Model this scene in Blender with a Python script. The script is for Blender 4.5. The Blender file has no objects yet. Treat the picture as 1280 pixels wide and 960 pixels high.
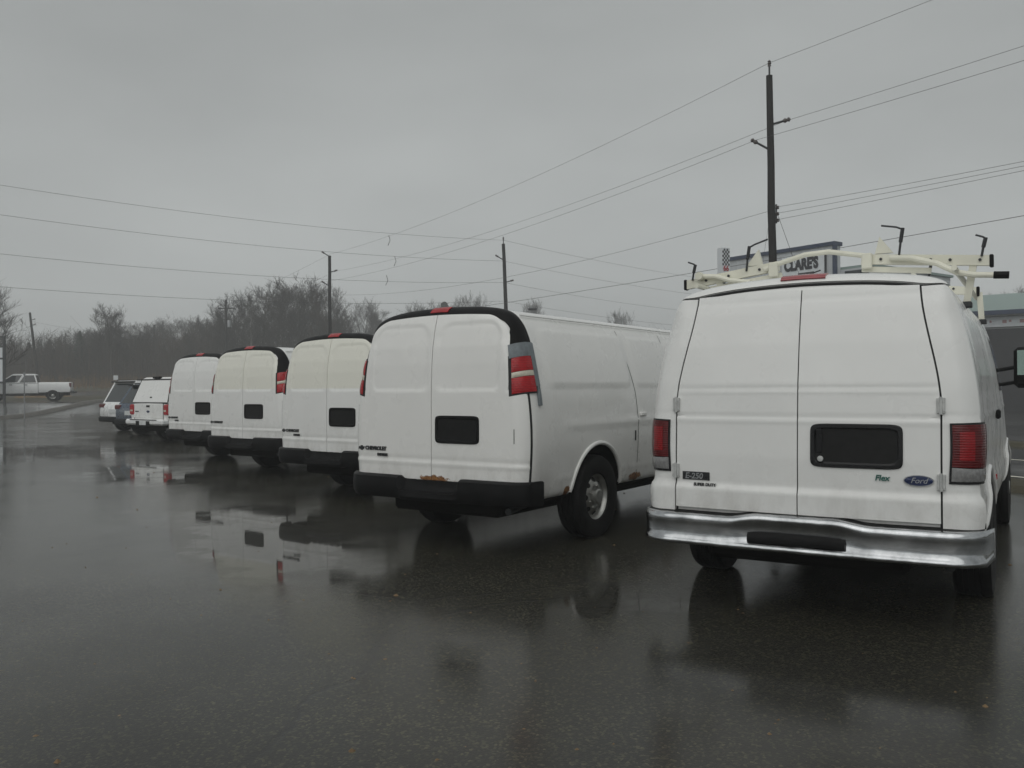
import bpy, bmesh, math, random
import numpy as np
from mathutils import Vector, Matrix, noise as mnoise

R = math.radians
scene = bpy.context.scene
COL = scene.collection
random.seed(7)

# ------------------------------------------------------------------ camera, sky, sun, exposure
EYE = 1.39
cam_d = bpy.data.cameras.new('camera')
cam_d.sensor_width = 36.0
cam_d.lens = 36.0 * 1076 / 1280
cam_d.clip_end = 3000
cam = bpy.data.objects.new('camera', cam_d)
COL.objects.link(cam)
cam.matrix_world = (Matrix.Translation((0, 0, EYE)) @ Matrix.Rotation(R(90) + 4.9 / 1076, 4, 'X')
                    @ Matrix.Rotation(-0.0065, 4, 'Z'))
scene.camera = cam

SUN_EL, SUN_AZ = R(48), R(205)          # azimuth clockwise from +Y: behind the camera, a little to the left
world = bpy.data.worlds.new('World')
scene.world = world
world.use_nodes = True
wn, wl = world.node_tree.nodes, world.node_tree.links
wn.clear()
w_out = wn.new('ShaderNodeOutputWorld')
w_bg = wn.new('ShaderNodeBackground')
w_bg.inputs['Strength'].default_value = 0.125
sky = wn.new('ShaderNodeTexSky')
sky.sky_type = 'NISHITA'
sky.sun_disc = False
sky.sun_elevation = SUN_EL
sky.sun_rotation = SUN_AZ
sky.air_density = 1.0
sky.dust_density = 6.0
hs = wn.new('ShaderNodeHueSaturation')
hs.inputs['Saturation'].default_value = 0.12
wl.new(sky.outputs[0], hs.inputs['Color'])
w_tc = wn.new('ShaderNodeTexCoord')
w_map = wn.new('ShaderNodeMapping')
w_map.inputs['Scale'].default_value = (1.0, 1.0, 2.6)
wl.new(w_tc.outputs['Generated'], w_map.inputs['Vector'])
w_no = wn.new('ShaderNodeTexNoise')
w_no.inputs['Scale'].default_value = 2.1
w_no.inputs['Detail'].default_value = 5.0
w_no.inputs['Roughness'].default_value = 0.45
wl.new(w_map.outputs[0], w_no.inputs['Vector'])
w_rp = wn.new('ShaderNodeValToRGB')
w_rp.color_ramp.elements[0].position = 0.3
w_rp.color_ramp.elements[0].color = (2.70, 2.83, 2.81, 1)
w_rp.color_ramp.elements[1].position = 0.72
w_rp.color_ramp.elements[1].color = (3.55, 3.71, 3.67, 1)
wl.new(w_no.outputs['Fac'], w_rp.inputs['Fac'])
w_mx = wn.new('ShaderNodeMix')
w_mx.data_type = 'RGBA'
w_mx.inputs[0].default_value = 0.9
wl.new(hs.outputs[0], w_mx.inputs[6])
w_sep = wn.new('ShaderNodeSeparateXYZ')
wl.new(w_tc.outputs['Generated'], w_sep.inputs[0])
w_gr = wn.new('ShaderNodeMapRange')
w_gr.interpolation_type = 'SMOOTHSTEP'
wl.new(w_sep.outputs['Z'], w_gr.inputs[0])
w_gr.inputs[1].default_value = 0.0
w_gr.inputs[2].default_value = 0.5
w_gr.inputs[3].default_value = 1.22
w_gr.inputs[4].default_value = 0.94
w_ml = wn.new('ShaderNodeMix')
w_ml.data_type = 'RGBA'
w_ml.blend_type = 'MULTIPLY'
w_ml.inputs[0].default_value = 1.0
wl.new(w_rp.outputs[0], w_ml.inputs[6])
wl.new(w_gr.outputs[0], w_ml.inputs[7])
wl.new(w_ml.outputs[2], w_mx.inputs[7])
wl.new(w_mx.outputs[2], w_bg.inputs['Color'])
wl.new(w_bg.outputs[0], w_out.inputs['Surface'])

sun_d = bpy.data.lights.new('sun', 'SUN')
sun_d.energy = 0.9
sun_d.angle = R(80)
sun_d.color = (1.0, 0.99, 0.955)
sun = bpy.data.objects.new('sun', sun_d)
COL.objects.link(sun)
sdir = Vector((math.sin(SUN_AZ) * math.cos(SUN_EL), math.cos(SUN_AZ) * math.cos(SUN_EL), math.sin(SUN_EL)))
sun.rotation_euler = sdir.to_track_quat('Z', 'Y').to_euler()
sun.location = (0, 0, 40)

scene.view_settings.view_transform = 'Standard'
scene.view_settings.look = 'None'
scene.view_settings.gamma = 1
scene.view_settings.use_curve_mapping = False
scene.view_settings.exposure = 0.0
scene.render.engine = 'CYCLES'
scene.cycles.use_denoising = True
scene.cycles.max_bounces = 6
scene.cycles.use_adaptive_sampling = True
scene.cycles.adaptive_threshold = 0.02
scene.cycles.volume_bounces = 1

# ------------------------------------------------------------------ materials
M = {}


def nmat(name):
    m = bpy.data.materials.new(name)
    m.use_nodes = True
    M[name] = m
    return m, m.node_tree.nodes, m.node_tree.links, m.node_tree.nodes['Principled BSDF']


def noise_node(n, l, scale, detail=3, rough=0.5, src=None):
    t = n.new('ShaderNodeTexNoise')
    t.inputs['Scale'].default_value = scale
    t.inputs['Detail'].default_value = detail
    t.inputs['Roughness'].default_value = rough
    if src is None:
        tc = n.new('ShaderNodeTexCoord')
        src = tc.outputs['Object']
    l.new(src, t.inputs['Vector'])
    return t.outputs['Fac']


def ramp(n, l, fac, p0, c0, p1, c1):
    r = n.new('ShaderNodeValToRGB')
    r.color_ramp.elements[0].position = p0
    r.color_ramp.elements[1].position = p1
    r.color_ramp.elements[0].color = c0 if len(c0) == 4 else (*c0, 1)
    r.color_ramp.elements[1].color = c1 if len(c1) == 4 else (*c1, 1)
    l.new(fac, r.inputs['Fac'])
    return r.outputs['Color']


def math_node(n, l, op, a, b, clamp=False):
    t = n.new('ShaderNodeMath')
    t.operation = op
    t.use_clamp = clamp
    for i, v in enumerate((a, b)):
        if v is None:
            continue
        if isinstance(v, (int, float)):
            t.inputs[i].default_value = v
        else:
            l.new(v, t.inputs[i])
    return t.outputs[0]


def map_range(n, l, v, a, b, c=0.0, d=1.0):
    t = n.new('ShaderNodeMapRange')
    t.interpolation_type = 'SMOOTHSTEP'
    l.new(v, t.inputs[0])
    for i, q in zip((1, 2, 3, 4), (a, b, c, d)):
        t.inputs[i].default_value = q
    return t.outputs[0]


def mixc(n, l, fac, a, b):
    t = n.new('ShaderNodeMix')
    t.data_type = 'RGBA'
    if isinstance(fac, (int, float)):
        t.inputs[0].default_value = fac
    else:
        l.new(fac, t.inputs[0])
    for i, v in ((6, a), (7, b)):
        if isinstance(v, tuple):
            t.inputs[i].default_value = v if len(v) == 4 else (*v, 1)
        else:
            l.new(v, t.inputs[i])
    return t.outputs[2]


def bump(n, l, height, strength, dist, bsdf, sock='Normal'):
    b = n.new('ShaderNodeBump')
    b.inputs['Strength'].default_value = strength
    b.inputs['Distance'].default_value = dist
    l.new(height, b.inputs['Height'])
    l.new(b.outputs[0], bsdf.inputs[sock])


def simple(name, col, rough=0.5, metal=0.0, var=0.15, scale=6.0, coat=0.0, bmp=0.0, bscale=60, spec=0.5):
    m, n, l, b = nmat(name)
    f = noise_node(n, l, scale, 4)
    c0 = tuple(max(0, c * (1 - var)) for c in col)
    c1 = tuple(min(1, c * (1 + var)) for c in col)
    l.new(ramp(n, l, f, 0.3, c0, 0.7, c1), b.inputs['Base Color'])
    l.new(map_range(n, l, f, 0.2, 0.8, rough * 0.85, min(1, rough * 1.15)), b.inputs['Roughness'])
    b.inputs['Metallic'].default_value = metal
    b.inputs['Specular IOR Level'].default_value = spec
    b.inputs['Coat Weight'].default_value = coat
    b.inputs['Coat Roughness'].default_value = 0.05
    if bmp:
        bump(n, l, noise_node(n, l, bscale, 4), bmp, 0.01, b)
    return m


def paint(name, col, dirt=0.5, cream=None, rust=None):
    """old vehicle paint: faint mottling, dried road film in streaks, optional yellowed panel and rust spots"""
    m, n, l, b = nmat(name)
    tc = n.new('ShaderNodeTexCoord')
    sep = n.new('ShaderNodeSeparateXYZ')
    l.new(tc.outputs['Object'], sep.inputs[0])
    z = sep.outputs['Z']
    c = ramp(n, l, noise_node(n, l, 1.7, 5, 0.6, tc.outputs['Object']), 0.3, tuple(v * 0.965 for v in col), 0.7, tuple(min(1, v * 1.02) for v in col))
    if cream:
        up = map_range(n, l, z, 1.385, 1.41)
        c = mixc(n, l, up, c, cream)
    # splashed-up road film, patchy, heaviest on the lower panels
    mp = n.new('ShaderNodeMapping')
    mp.inputs['Scale'].default_value = (2.6, 2.6, 1.1)
    l.new(tc.outputs['Object'], mp.inputs[0])
    fs = noise_node(n, l, 2.2, 6, 0.65, mp.outputs[0])
    low = map_range(n, l, z, 0.95, 0.42)
    film = math_node(n, l, 'MULTIPLY', map_range(n, l, fs, 0.35, 0.75), low)
    film = math_node(n, l, 'MULTIPLY', film, dirt)
    c = mixc(n, l, film, c, (0.23, 0.205, 0.165))
    streak = map_range(n, l, fs, 0.58, 0.8, 0, 0.03 * dirt)
    c = mixc(n, l, streak, c, (0.33, 0.32, 0.29))
    rough_in = map_range(n, l, noise_node(n, l, 3.0, 4, 0.6, tc.outputs['Object']), 0.3, 0.7, 0.24, 0.36)
    if rust:
        rn = noise_node(n, l, 19, 6, 0.7, tc.outputs['Object'])
        msk = None
        for (cx, cy, cz, rx, ry, rz) in rust:
            sb = n.new('ShaderNodeVectorMath'); sb.operation = 'SUBTRACT'
            l.new(tc.outputs['Object'], sb.inputs[0]); sb.inputs[1].default_value = (cx, cy, cz)
            dv = n.new('ShaderNodeVectorMath'); dv.operation = 'DIVIDE'
            l.new(sb.outputs[0], dv.inputs[0]); dv.inputs[1].default_value = (rx, ry, rz)
            ln = n.new('ShaderNodeVectorMath'); ln.operation = 'LENGTH'
            l.new(dv.outputs[0], ln.inputs[0])
            k = map_range(n, l, ln.outputs['Value'], 1.0, 0.0)
            msk = k if msk is None else math_node(n, l, 'MAXIMUM', msk, k)
        s = math_node(n, l, 'ADD', math_node(n, l, 'MULTIPLY', msk, 0.55), math_node(n, l, 'MULTIPLY', rn, 0.6))
        rm = map_range(n, l, s, 0.58, 0.66)
        rm = math_node(n, l, 'MULTIPLY', rm, map_range(n, l, msk, 0.02, 0.12))
        rc = ramp(n, l, noise_node(n, l, 60, 4, 0.6, tc.outputs['Object']), 0.35, (0.10, 0.035, 0.012), 0.7, (0.36, 0.17, 0.05))
        c = mixc(n, l, rm, c, rc)
        rough_in = math_node(n, l, 'MAXIMUM', rough_in, rm)
    l.new(c, b.inputs['Base Color'])
    l.new(rough_in, b.inputs['Roughness'])
    b.inputs['Coat Weight'].default_value = 0.5
    b.inputs['Coat Roughness'].default_value = 0.12
    # water beads
    v = n.new('ShaderNodeTexVoronoi')
    v.inputs['Scale'].default_value = 170
    l.new(tc.outputs['Object'], v.inputs['Vector'])
    d = map_range(n, l, v.outputs['Distance'], 0.32, 0.1)
    low_n = noise_node(n, l, 2.5, 3, 0.5, tc.outputs['Object'])
    hsum = math_node(n, l, 'ADD', math_node(n, l, 'MULTIPLY', d, 0.08), math_node(n, l, 'MULTIPLY', low_n, 0.3))
    bump(n, l, hsum, 0.18, 0.012, b)
    return m


WHITE = (0.80, 0.805, 0.79)
CREAMC = (0.79, 0.785, 0.705)
paint('white_paint', WHITE, 0.5)
paint('white_paint_rusty', (0.81, 0.81, 0.79), 0.38, rust=[(0.0, -0.03, 0.595, 0.1, 0.34, 0.10), (0.0, -0.5, 0.595, 0.1, 0.5, 0.022),
      (0, 0.7, 0.595, 0.1, 0.1, 0.03), (2.0, -0.95, 0.50, 0.3, 0.2, 0.09), (2.75, -0.95, 0.52, 0.35, 0.2, 0.11), (0.68, -0.95, 0.48, 0.1, 0.2, 0.1)])
paint('white_paint_yellowed', WHITE, 0.45, cream=CREAMC)
paint('grille_white', (0.82, 0.83, 0.83), 0.25)
paint('blue_paint', (0.035, 0.06, 0.10), 0.3)
simple('cream_steel', (0.74, 0.73, 0.62), 0.45, 0, 0.08, 5, 0.2)
simple('black_plastic', (0.008, 0.008, 0.0085), 0.45, 0, 0.3, 9, bmp=0.2, bscale=240, spec=0.12)
simple('black_gloss', (0.009, 0.009, 0.010), 0.22, 0, 0.2, 4, spec=0.35)
simple('recess_black', (0.008, 0.008, 0.008), 0.35, 0, 0.3, 20, spec=0.25)
simple('seam_dark', (0.012, 0.013, 0.014), 0.7, 0, 0.1, 9)
simple('underbody', (0.008, 0.0075, 0.007), 0.9, 0, 0.4, 5, spec=0.1)
simple('rubber', (0.009, 0.009, 0.0092), 0.55, 0, 0.3, 14, bmp=0.3, bscale=90, spec=0.15)
simple('steel_rim', (0.46, 0.46, 0.44), 0.34, 0.9, 0.25, 12)
simple('dark_slot', (0.01, 0.01, 0.01), 0.8)
simple('hinge_steel', (0.55, 0.56, 0.55), 0.4, 0.3, 0.15, 30)
simple('duct_tape', (0.17, 0.195, 0.21), 0.55, 0.1, 0.2, 25, bmp=0.5, bscale=40)
simple('badge_dark', (0.05, 0.052, 0.055), 0.3, 0.7, 0.2, 30)
simple('badge_silver', (0.42, 0.43, 0.44), 0.3, 0.85, 0.15, 30)
simple('badge_green', (0.03, 0.13, 0.105), 0.35, 0.2, 0.2, 30)
simple('badge_blue', (0.012, 0.025, 0.085), 0.2, 0.2, 0.1, 20, 0.5)
simple('mirror_glass', (0.32, 0.42, 0.38), 0.06, 0.9, 0.05, 5)
simple('plate_white', (0.6, 0.62, 0.62), 0.4, 0, 0.1, 10)
simple('creosote_wood', (0.013, 0.011, 0.010), 0.85, 0, 0.4, 3, bmp=0.5, bscale=25)
simple('galvanised', (0.30, 0.31, 0.32), 0.5, 0.6, 0.15, 8)
simple('dark_steel', (0.04, 0.042, 0.045), 0.5, 0.4, 0.2, 9)
simple('porcelain', (0.10, 0.085, 0.08), 0.3, 0, 0.2, 9)
simple('wire_metal', (0.09, 0.09, 0.09), 0.6, 0.2, 0.1, 5)
simple('bark', (0.055, 0.048, 0.042), 0.9, 0, 0.35, 2.5)
simple('twig', (0.046, 0.039, 0.034), 0.95, 0, 0.3, 1.5)
simple('twig_brown', (0.060, 0.046, 0.035), 0.95, 0, 0.3, 1.5)
simple('twig_grey', (0.075, 0.07, 0.062), 0.95, 0, 0.3, 1.5)
simple('bark_pale', (0.15, 0.14, 0.125), 0.9, 0, 0.4, 2.5)
simple('needles', (0.022, 0.034, 0.024), 0.9, 0, 0.5, 0.8)
simple('steel_siding', (0.50, 0.52, 0.535), 0.45, 0, 0.06, 1.5)
simple('blue_trim', (0.03, 0.045, 0.085), 0.45, 0, 0.15, 3)
simple('green_roof', (0.24, 0.31, 0.29), 0.55, 0, 0.1, 2)
simple('sign_face', (0.66, 0.69, 0.71), 0.4, 0, 0.05, 3)
simple('sign_black', (0.025, 0.025, 0.03), 0.5)
simple('sign_red', (0.35, 0.03, 0.04), 0.5)
simple('mark_pink', (0.42, 0.26, 0.26), 0.6)
simple('opening_shade', (0.03, 0.03, 0.033), 0.5, 0, 0.3, 2)  # near-black colour standing in for the shade inside the garage opening
simple('block_wall', (0.36, 0.37, 0.37), 0.8, 0, 0.1, 3)
simple('concrete', (0.14, 0.132, 0.118), 0.75, 0, 0.35, 5, bmp=0.4, bscale=50)
simple('road_paint', (0.62, 0.60, 0.52), 0.6, 0, 0.2, 6)
simple('tan_heap', (0.16, 0.105, 0.055), 0.95, 0, 0.4, 2, bmp=0.6, bscale=12)
simple('lamp_clear', (0.52, 0.49, 0.40), 0.15, 0, 0.12, 60, 0.6)
simple('lamp_smoke', (0.20, 0.20, 0.20), 0.15, 0, 0.2, 60, 0.6)


def lens(name, col):
    m, n, l, b = nmat(name)
    tc = n.new('ShaderNodeTexCoord')
    w = n.new('ShaderNodeTexWave')
    w.wave_type = 'BANDS'; w.bands_direction = 'Z'
    w.inputs['Scale'].default_value = 22
    l.new(tc.outputs['Object'], w.inputs['Vector'])
    w2 = noise_node(n, l, 14, 3, 0.5, tc.outputs['Object'])
    f = math_node(n, l, 'ADD', math_node(n, l, 'MULTIPLY', w.outputs['Fac'], 0.4), math_node(n, l, 'MULTIPLY', w2, 0.7))
    l.new(ramp(n, l, f, 0.25, tuple(c * 0.55 for c in col), 0.85, col), b.inputs['Base Color'])
    b.inputs['Roughness'].default_value = 0.12
    b.inputs['Specular IOR Level'].default_value = 0.3
    b.inputs['Coat Weight'].default_value = 0.25
    b.inputs['Coat Roughness'].default_value = 0.04
    bump(n, l, w.outputs['Fac'], 0.3, 0.004, b)


lens('lamp_red', (0.46, 0.010, 0.016))
lens('lamp_darkred', (0.12, 0.003, 0.005))
lens('lamp_deepred', (0.30, 0.006, 0.010))
lens('lamp_pink', (0.42, 0.10, 0.11))

# chrome with small dents and dull film
m, n, l, b = nmat('chrome')
b.inputs['Metallic'].default_value = 1.0
fn = noise_node(n, l, 7, 6, 0.6)
l.new(ramp(n, l, fn, 0.3, (0.30, 0.31, 0.32), 0.68, (0.62, 0.635, 0.65)), b.inputs['Base Color'])
l.new(map_range(n, l, fn, 0.35, 0.75, 0.09, 0.26), b.inputs['Roughness'])
bump(n, l, noise_node(n, l, 5, 3), 0.12, 0.02, b)

# dark tinted glass
m, n, l, b = nmat('tinted_glass')
b.inputs['Base Color'].default_value = (0.02, 0.026, 0.028, 1)
b.inputs['Roughness'].default_value = 0.05
b.inputs['Coat Weight'].default_value = 0.5
bump(n, l, noise_node(n, l, 3, 2), 0.05, 0.01, b)


def asphalt(name, base, wet, p0, p1, seed=0.0, puddle_scale=0.16, puddles=()):
    """worn asphalt under a film of rain water; the hollows hold puddles"""
    m, n, l, b = nmat(name)
    tc = n.new('ShaderNodeTexCoord')
    mp = n.new('ShaderNodeMapping')
    mp.inputs['Location'].default_value = (seed, seed * 0.7, 0)
    l.new(tc.outputs['Object'], mp.inputs[0])
    co = mp.outputs[0]
    grain = noise_node(n, l, 95, 5, 0.75, co)
    vor = n.new('ShaderNodeTexVoronoi')
    vor.inputs['Scale'].default_value = 85
    l.new(co, vor.inputs['Vector'])
    chips = ramp(n, l, vor.outputs['Color'], 0.62, (0.6, 0.6, 0.6), 1.0, (6.0, 5.8, 5.2))
    patch = noise_node(n, l, 0.55, 6, 0.62, co)
    c = ramp(n, l, patch, 0.3, tuple(v * 0.7 for v in base), 0.7, tuple(v * 1.35 for v in base))
    mul = n.new('ShaderNodeMix'); mul.data_type = 'RGBA'; mul.blend_type = 'MULTIPLY'
    mul.inputs[0].default_value = 0.75
    l.new(c, mul.inputs[6]); l.new(chips, mul.inputs[7])
    c = mul.outputs[2]
    # hollows
    h = noise_node(n, l, puddle_scale, 5, 0.55, co)
    for (px, py, rx, ry, rot, amt) in puddles:
        mq = n.new('ShaderNodeMapping'); mq.vector_type = 'TEXTURE'
        mq.inputs['Location'].default_value = (px, py, 0)
        mq.inputs['Rotation'].default_value = (0, 0, rot)
        mq.inputs['Scale'].default_value = (rx, ry, 1)
        l.new(tc.outputs['Object'], mq.inputs[0])
        ln = n.new('ShaderNodeVectorMath'); ln.operation = 'LENGTH'
        l.new(mq.outputs[0], ln.inputs[0])
        h = math_node(n, l, 'ADD', h, map_range(n, l, ln.outputs['Value'], 1.25, 0.35, 0.0, amt))
    fine = noise_node(n, l, 2.3, 5, 0.65, co)
    h = math_node(n, l, 'ADD', h, math_node(n, l, 'MULTIPLY', math_node(n, l, 'SUBTRACT', fine, 0.3), 0.5))
    pud = map_range(n, l, h, p0, p1)
    c = mixc(n, l, math_node(n, l, 'MULTIPLY', pud, 0.55), c, (0.012, 0.0115, 0.009))
    # narrow cracks
    vc = n.new('ShaderNodeTexVoronoi'); vc.feature = 'DISTANCE_TO_EDGE'
    vc.inputs['Scale'].default_value = 0.33
    wob = n.new('ShaderNodeMix'); wob.data_type = 'RGBA'; wob.blend_type = 'ADD'
    wob.inputs[0].default_value = 0.5
    l.new(co, wob.inputs[6])
    nz = n.new('ShaderNodeTexNoise'); nz.inputs['Scale'].default_value = 1.8; nz.inputs['Detail'].default_value = 5
    l.new(co, nz.inputs['Vector']); l.new(nz.outputs['Color'], wob.inputs[7])
    l.new(wob.outputs[2], vc.inputs['Vector'])
    ck = map_range(n, l, vc.outputs['Distance'], 0.010, 0.0)
    ck = math_node(n, l, 'MULTIPLY', ck, map_range(n, l, patch, 0.46, 0.56))
    c = mixc(n, l, math_node(n, l, 'MULTIPLY', ck, 0.75), c, (0.008, 0.008, 0.007))
    l.new(c, b.inputs['Base Color'])
    b.inputs['Roughness'].default_value = 0.72
    b.inputs['Specular IOR Level'].default_value = 0.3
    gh = math_node(n, l, 'SUBTRACT', math_node(n, l, 'ADD', math_node(n, l, 'MULTIPLY', vor.outputs['Distance'], -0.6), grain), math_node(n, l, 'MULTIPLY', ck, 2.0))
    bump(n, l, gh, 0.5, 0.006, b)
    b.inputs['Coat IOR'].default_value = 1.33
    film = map_range(n, l, patch, 0.3, 0.7, wet * 0.8, wet)
    l.new(math_node(n, l, 'MAXIMUM', film, pud), b.inputs['Coat Weight'])
    rr = map_range(n, l, math_node(n, l, 'ADD', math_node(n, l, 'MULTIPLY', patch, 0.6), math_node(n, l, 'MULTIPLY', grain, 0.4)), 0.36, 0.64, 0.06, 0.18)
    inv = math_node(n, l, 'SUBTRACT', 1.0, pud)
    l.new(math_node(n, l, 'ADD', math_node(n, l, 'MULTIPLY', rr, inv), 0.03), b.inputs['Coat Roughness'])
    rip = noise_node(n, l, 9, 2, 0.5, co)
    hc = math_node(n, l, 'ADD', math_node(n, l, 'MULTIPLY', grain, math_node(n, l, 'MULTIPLY', inv, 0.045)), math_node(n, l, 'MULTIPLY', rip, 0.03))
    bump(n, l, hc, 0.5, 0.010, b, 'Coat Normal')
    return m


asphalt('lot_asphalt', (0.0170, 0.0160, 0.0095), 0.92, 0.62, 0.90, 3.0, 0.16,
        puddles=[(-2.4, 8.3, 0.95, 2.7, 0.42, 0.24), (-6.0, 14.2, 1.3, 3.0, 0.45, 0.24), (-10.5, 19.0, 3.0, 3.0, 0.4, 0.20), (-13.5, 16.5, 3.0, 1.2, 0.2, 0.24),
                 (0.9, 5.6, 0.8, 0.5, 0.2, 0.20), (2.4, 6.6, 1.0, 0.8, 0, 0.26), (4.7, 6.2, 0.7, 2.0, 0.4, 0.26)])
asphalt('road_asphalt', (0.035, 0.035, 0.034), 1.0, 0.55, 0.75, 11.0)

m, n, l, b = nmat('grass_ground')
f1 = noise_node(n, l, 0.35, 6, 0.65)
f2 = noise_node(n, l, 14, 5, 0.7)
c = ramp(n, l, f1, 0.35, (0.066, 0.056, 0.036), 0.68, (0.045, 0.048, 0.026))
c = mixc(n, l, map_range(n, l, f2, 0.45, 0.75, 0, 0.6), c, (0.13, 0.105, 0.06))
l.new(c, b.inputs['Base Color'])
b.inputs['Roughness'].default_value = 0.9
bump(n, l, f2, 0.8, 0.06, b)

# ------------------------------------------------------------------ mesh helpers


class MB:
    def __init__(self):
        self.v, self.f = [], []

    def add(self, verts, faces):
        o = len(self.v)
        self.v += [tuple(p) for p in verts]
        self.f += [tuple(i + o for i in q) for q in faces]
        return self

    def box(self, x0, x1, y0, y1, z0, z1, bev=0.0):
        if bev > 0:
            b = bev
            p = []
            for (ox, oy, oz) in ((1, 1, 0), (1, 0, 1), (0, 1, 1)):
                for sx in (0, 1):
                    for sy in (0, 1):
                        for sz in (0, 1):
                            p.append(((x0 + b * ox) if sx == 0 else (x1 - b * ox), (y0 + b * oy) if sy == 0 else (y1 - b * oy),
                                      (z0 + b * oz) if sz == 0 else (z1 - b * oz)))
            bm = bmesh.new()
            for q in p:
                bm.verts.new(q)
            bmesh.ops.convex_hull(bm, input=bm.verts)
            bm.verts.index_update()
            self.add([v.co[:] for v in bm.verts], [[v.index for v in f.verts] for f in bm.faces])
            bm.free()
            return self
        v = [(x, y, z) for x in (x0, x1) for y in (y0, y1) for z in (z0, z1)]
        return self.add(v, [(0, 1, 3, 2), (4, 6, 7, 5), (0, 4, 5, 1), (2, 3, 7, 6), (0, 2, 6, 4), (1, 5, 7, 3)])

    def tube(self, pts, r, n=8, cap=True):
        pts = [Vector(p) for p in pts]
        rs = r if isinstance(r, (list, tuple)) else [r] * len(pts)
        t0 = (pts[1] - pts[0]).normalized()
        up = Vector((0, 0, 1)) if abs(t0.z) < 0.9 else Vector((1, 0, 0))
        a = t0.cross(up).normalized()
        vs, fs = [], []
        for i, p in enumerate(pts):
            t = (pts[min(i + 1, len(pts) - 1)] - pts[max(i - 1, 0)]).normalized()
            a = (a - t * a.dot(t)).normalized()
            bb = t.cross(a)
            for k in range(n):
                w = 2 * math.pi * k / n
                vs.append(p + (a * math.cos(w) + bb * math.sin(w)) * rs[i])
        for i in range(len(pts) - 1):
            for k in range(n):
                fs.append((i * n + k, i * n + (k + 1) % n, (i + 1) * n + (k + 1) % n, (i + 1) * n + k))
        if cap:
            fs.append(tuple(range(n))[::-1])
            fs.append(tuple((len(pts) - 1) * n + k for k in range(n)))
        return self.add(vs, fs)

    def beam(self, a, b, w, h, up=(0, 0, 1)):
        a, b, up = Vector(a), Vector(b), Vector(up)
        t = (b - a).normalized()
        s = t.cross(up).normalized()
        u = s.cross(t)
        vs = []
        for p in (a, b):
            for (i, j) in ((-1, -1), (1, -1), (1, 1), (-1, 1)):
                vs.append(p + s * (i * w / 2) + u * (j * h / 2))
        return self.add(vs, [(0, 1, 2, 3)[::-1], (4, 5, 6, 7), (0, 1, 5, 4), (1, 2, 6, 5), (2, 3, 7, 6), (3, 0, 4, 7)])

    def lathe(self, prof, n=32, axis='y', cap=False):
        """prof: list of (radius, offset along axis)"""
        vs, fs = [], []
        for (r, o) in prof:
            for k in range(n):
                w = 2 * math.pi * k / n
                a, b_ = r * math.cos(w), r * math.sin(w)
                vs.append({'y': (a, o, b_), 'z': (a, b_, o), 'x': (o, a, b_)}[axis])
        for i in range(len(prof) - 1):
            for k in range(n):
                fs.append((i * n + k, i * n + (k + 1) % n, (i + 1) * n + (k + 1) % n, (i + 1) * n + k))
        if cap:
            fs.append(tuple(range(n)))
            fs.append(tuple((len(prof) - 1) * n + k for k in range(n)))
        return self.add(vs, fs)

    def grid(self, rows):
        nr, nc = len(rows), len(rows[0])
        return self.add([p for r in rows for p in r],
                        [(i * nc + j, i * nc + j + 1, (i + 1) * nc + j + 1, (i + 1) * nc + j) for i in range(nr - 1) for j in range(nc - 1)])

    def shell(self, rows_out, rows_in):
        """two matching grids joined by a rim: a thin panel with real edges"""
        nr, nc = len(rows_out), len(rows_out[0])
        N = nr * nc
        vs = [p for r in rows_out for p in r] + [p for r in rows_in for p in r]
        fs = [(i * nc + j, i * nc + j + 1, (i + 1) * nc + j + 1, (i + 1) * nc + j) for i in range(nr - 1) for j in range(nc - 1)]
        fs += [tuple(N + q for q in f[::-1]) for f in fs]
        rim = [j for j in range(nc)] + [i * nc + nc - 1 for i in range(1, nr)] + [(nr - 1) * nc + j for j in range(nc - 2, -1, -1)] + [i * nc for i in range(nr - 2, 0, -1)]
        for a, c in zip(rim, rim[1:] + rim[:1]):
            fs.append((c, a, N + a, N + c))
        return self.add(vs, fs)

    def prism(self, poly, y0, y1):
        """polygon in (x,z) extruded along y"""
        k = len(poly)
        vs = [(x, y0, z) for x, z in poly] + [(x, y1, z) for x, z in poly]
        fs = [tuple(range(k)), tuple(range(2 * k - 1, k - 1, -1))] + [(i, i + k, (i + 1) % k + k, (i + 1) % k) for i in range(k)]
        return self.add(vs, fs)

    def mesh(self, name, mat, smooth=False, fix=True):
        me = bpy.data.meshes.new(name)
        me.from_pydata(self.v, [], self.f)
        if fix:
            bm = bmesh.new(); bm.from_mesh(me)
            bmesh.ops.remove_doubles(bm, verts=bm.verts, dist=0.00005)
            bmesh.ops.recalc_face_normals(bm, faces=bm.faces)
            bm.to_mesh(me); bm.free()
        if mat:
            me.materials.append(M[mat])
        if smooth:
            me.shade_smooth()
            if smooth != 'all':
                me.set_sharp_from_angle(angle=R(35))
        return me

    def build(self, name, mat, parent=None, smooth=False, fix=True):
        return put(name, self.mesh(name, mat, smooth, fix), parent)


def put(name, me, parent=None):
    o = bpy.data.objects.new(name, me)
    COL.objects.link(o)
    if parent:
        o.parent = parent
    return o


def thing(name, label, cat, loc=(0, 0, 0), rz=0, group=None):
    o = bpy.data.objects.new(name, None)
    COL.objects.link(o)
    o.location = loc
    o.rotation_euler = (0, 0, rz)
    return tag(o, label, cat, group)


def tag(o, label=None, cat=None, group=None, kind=None):
    if label: o['label'] = label
    if cat: o['category'] = cat
    if group: o['group'] = group
    if kind: o['kind'] = kind
    return o


def copy_tree(o, parent=None):
    c = o.copy()
    COL.objects.link(c)
    c.parent = parent
    for ch in o.children:
        copy_tree(ch, c)
    return c


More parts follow.
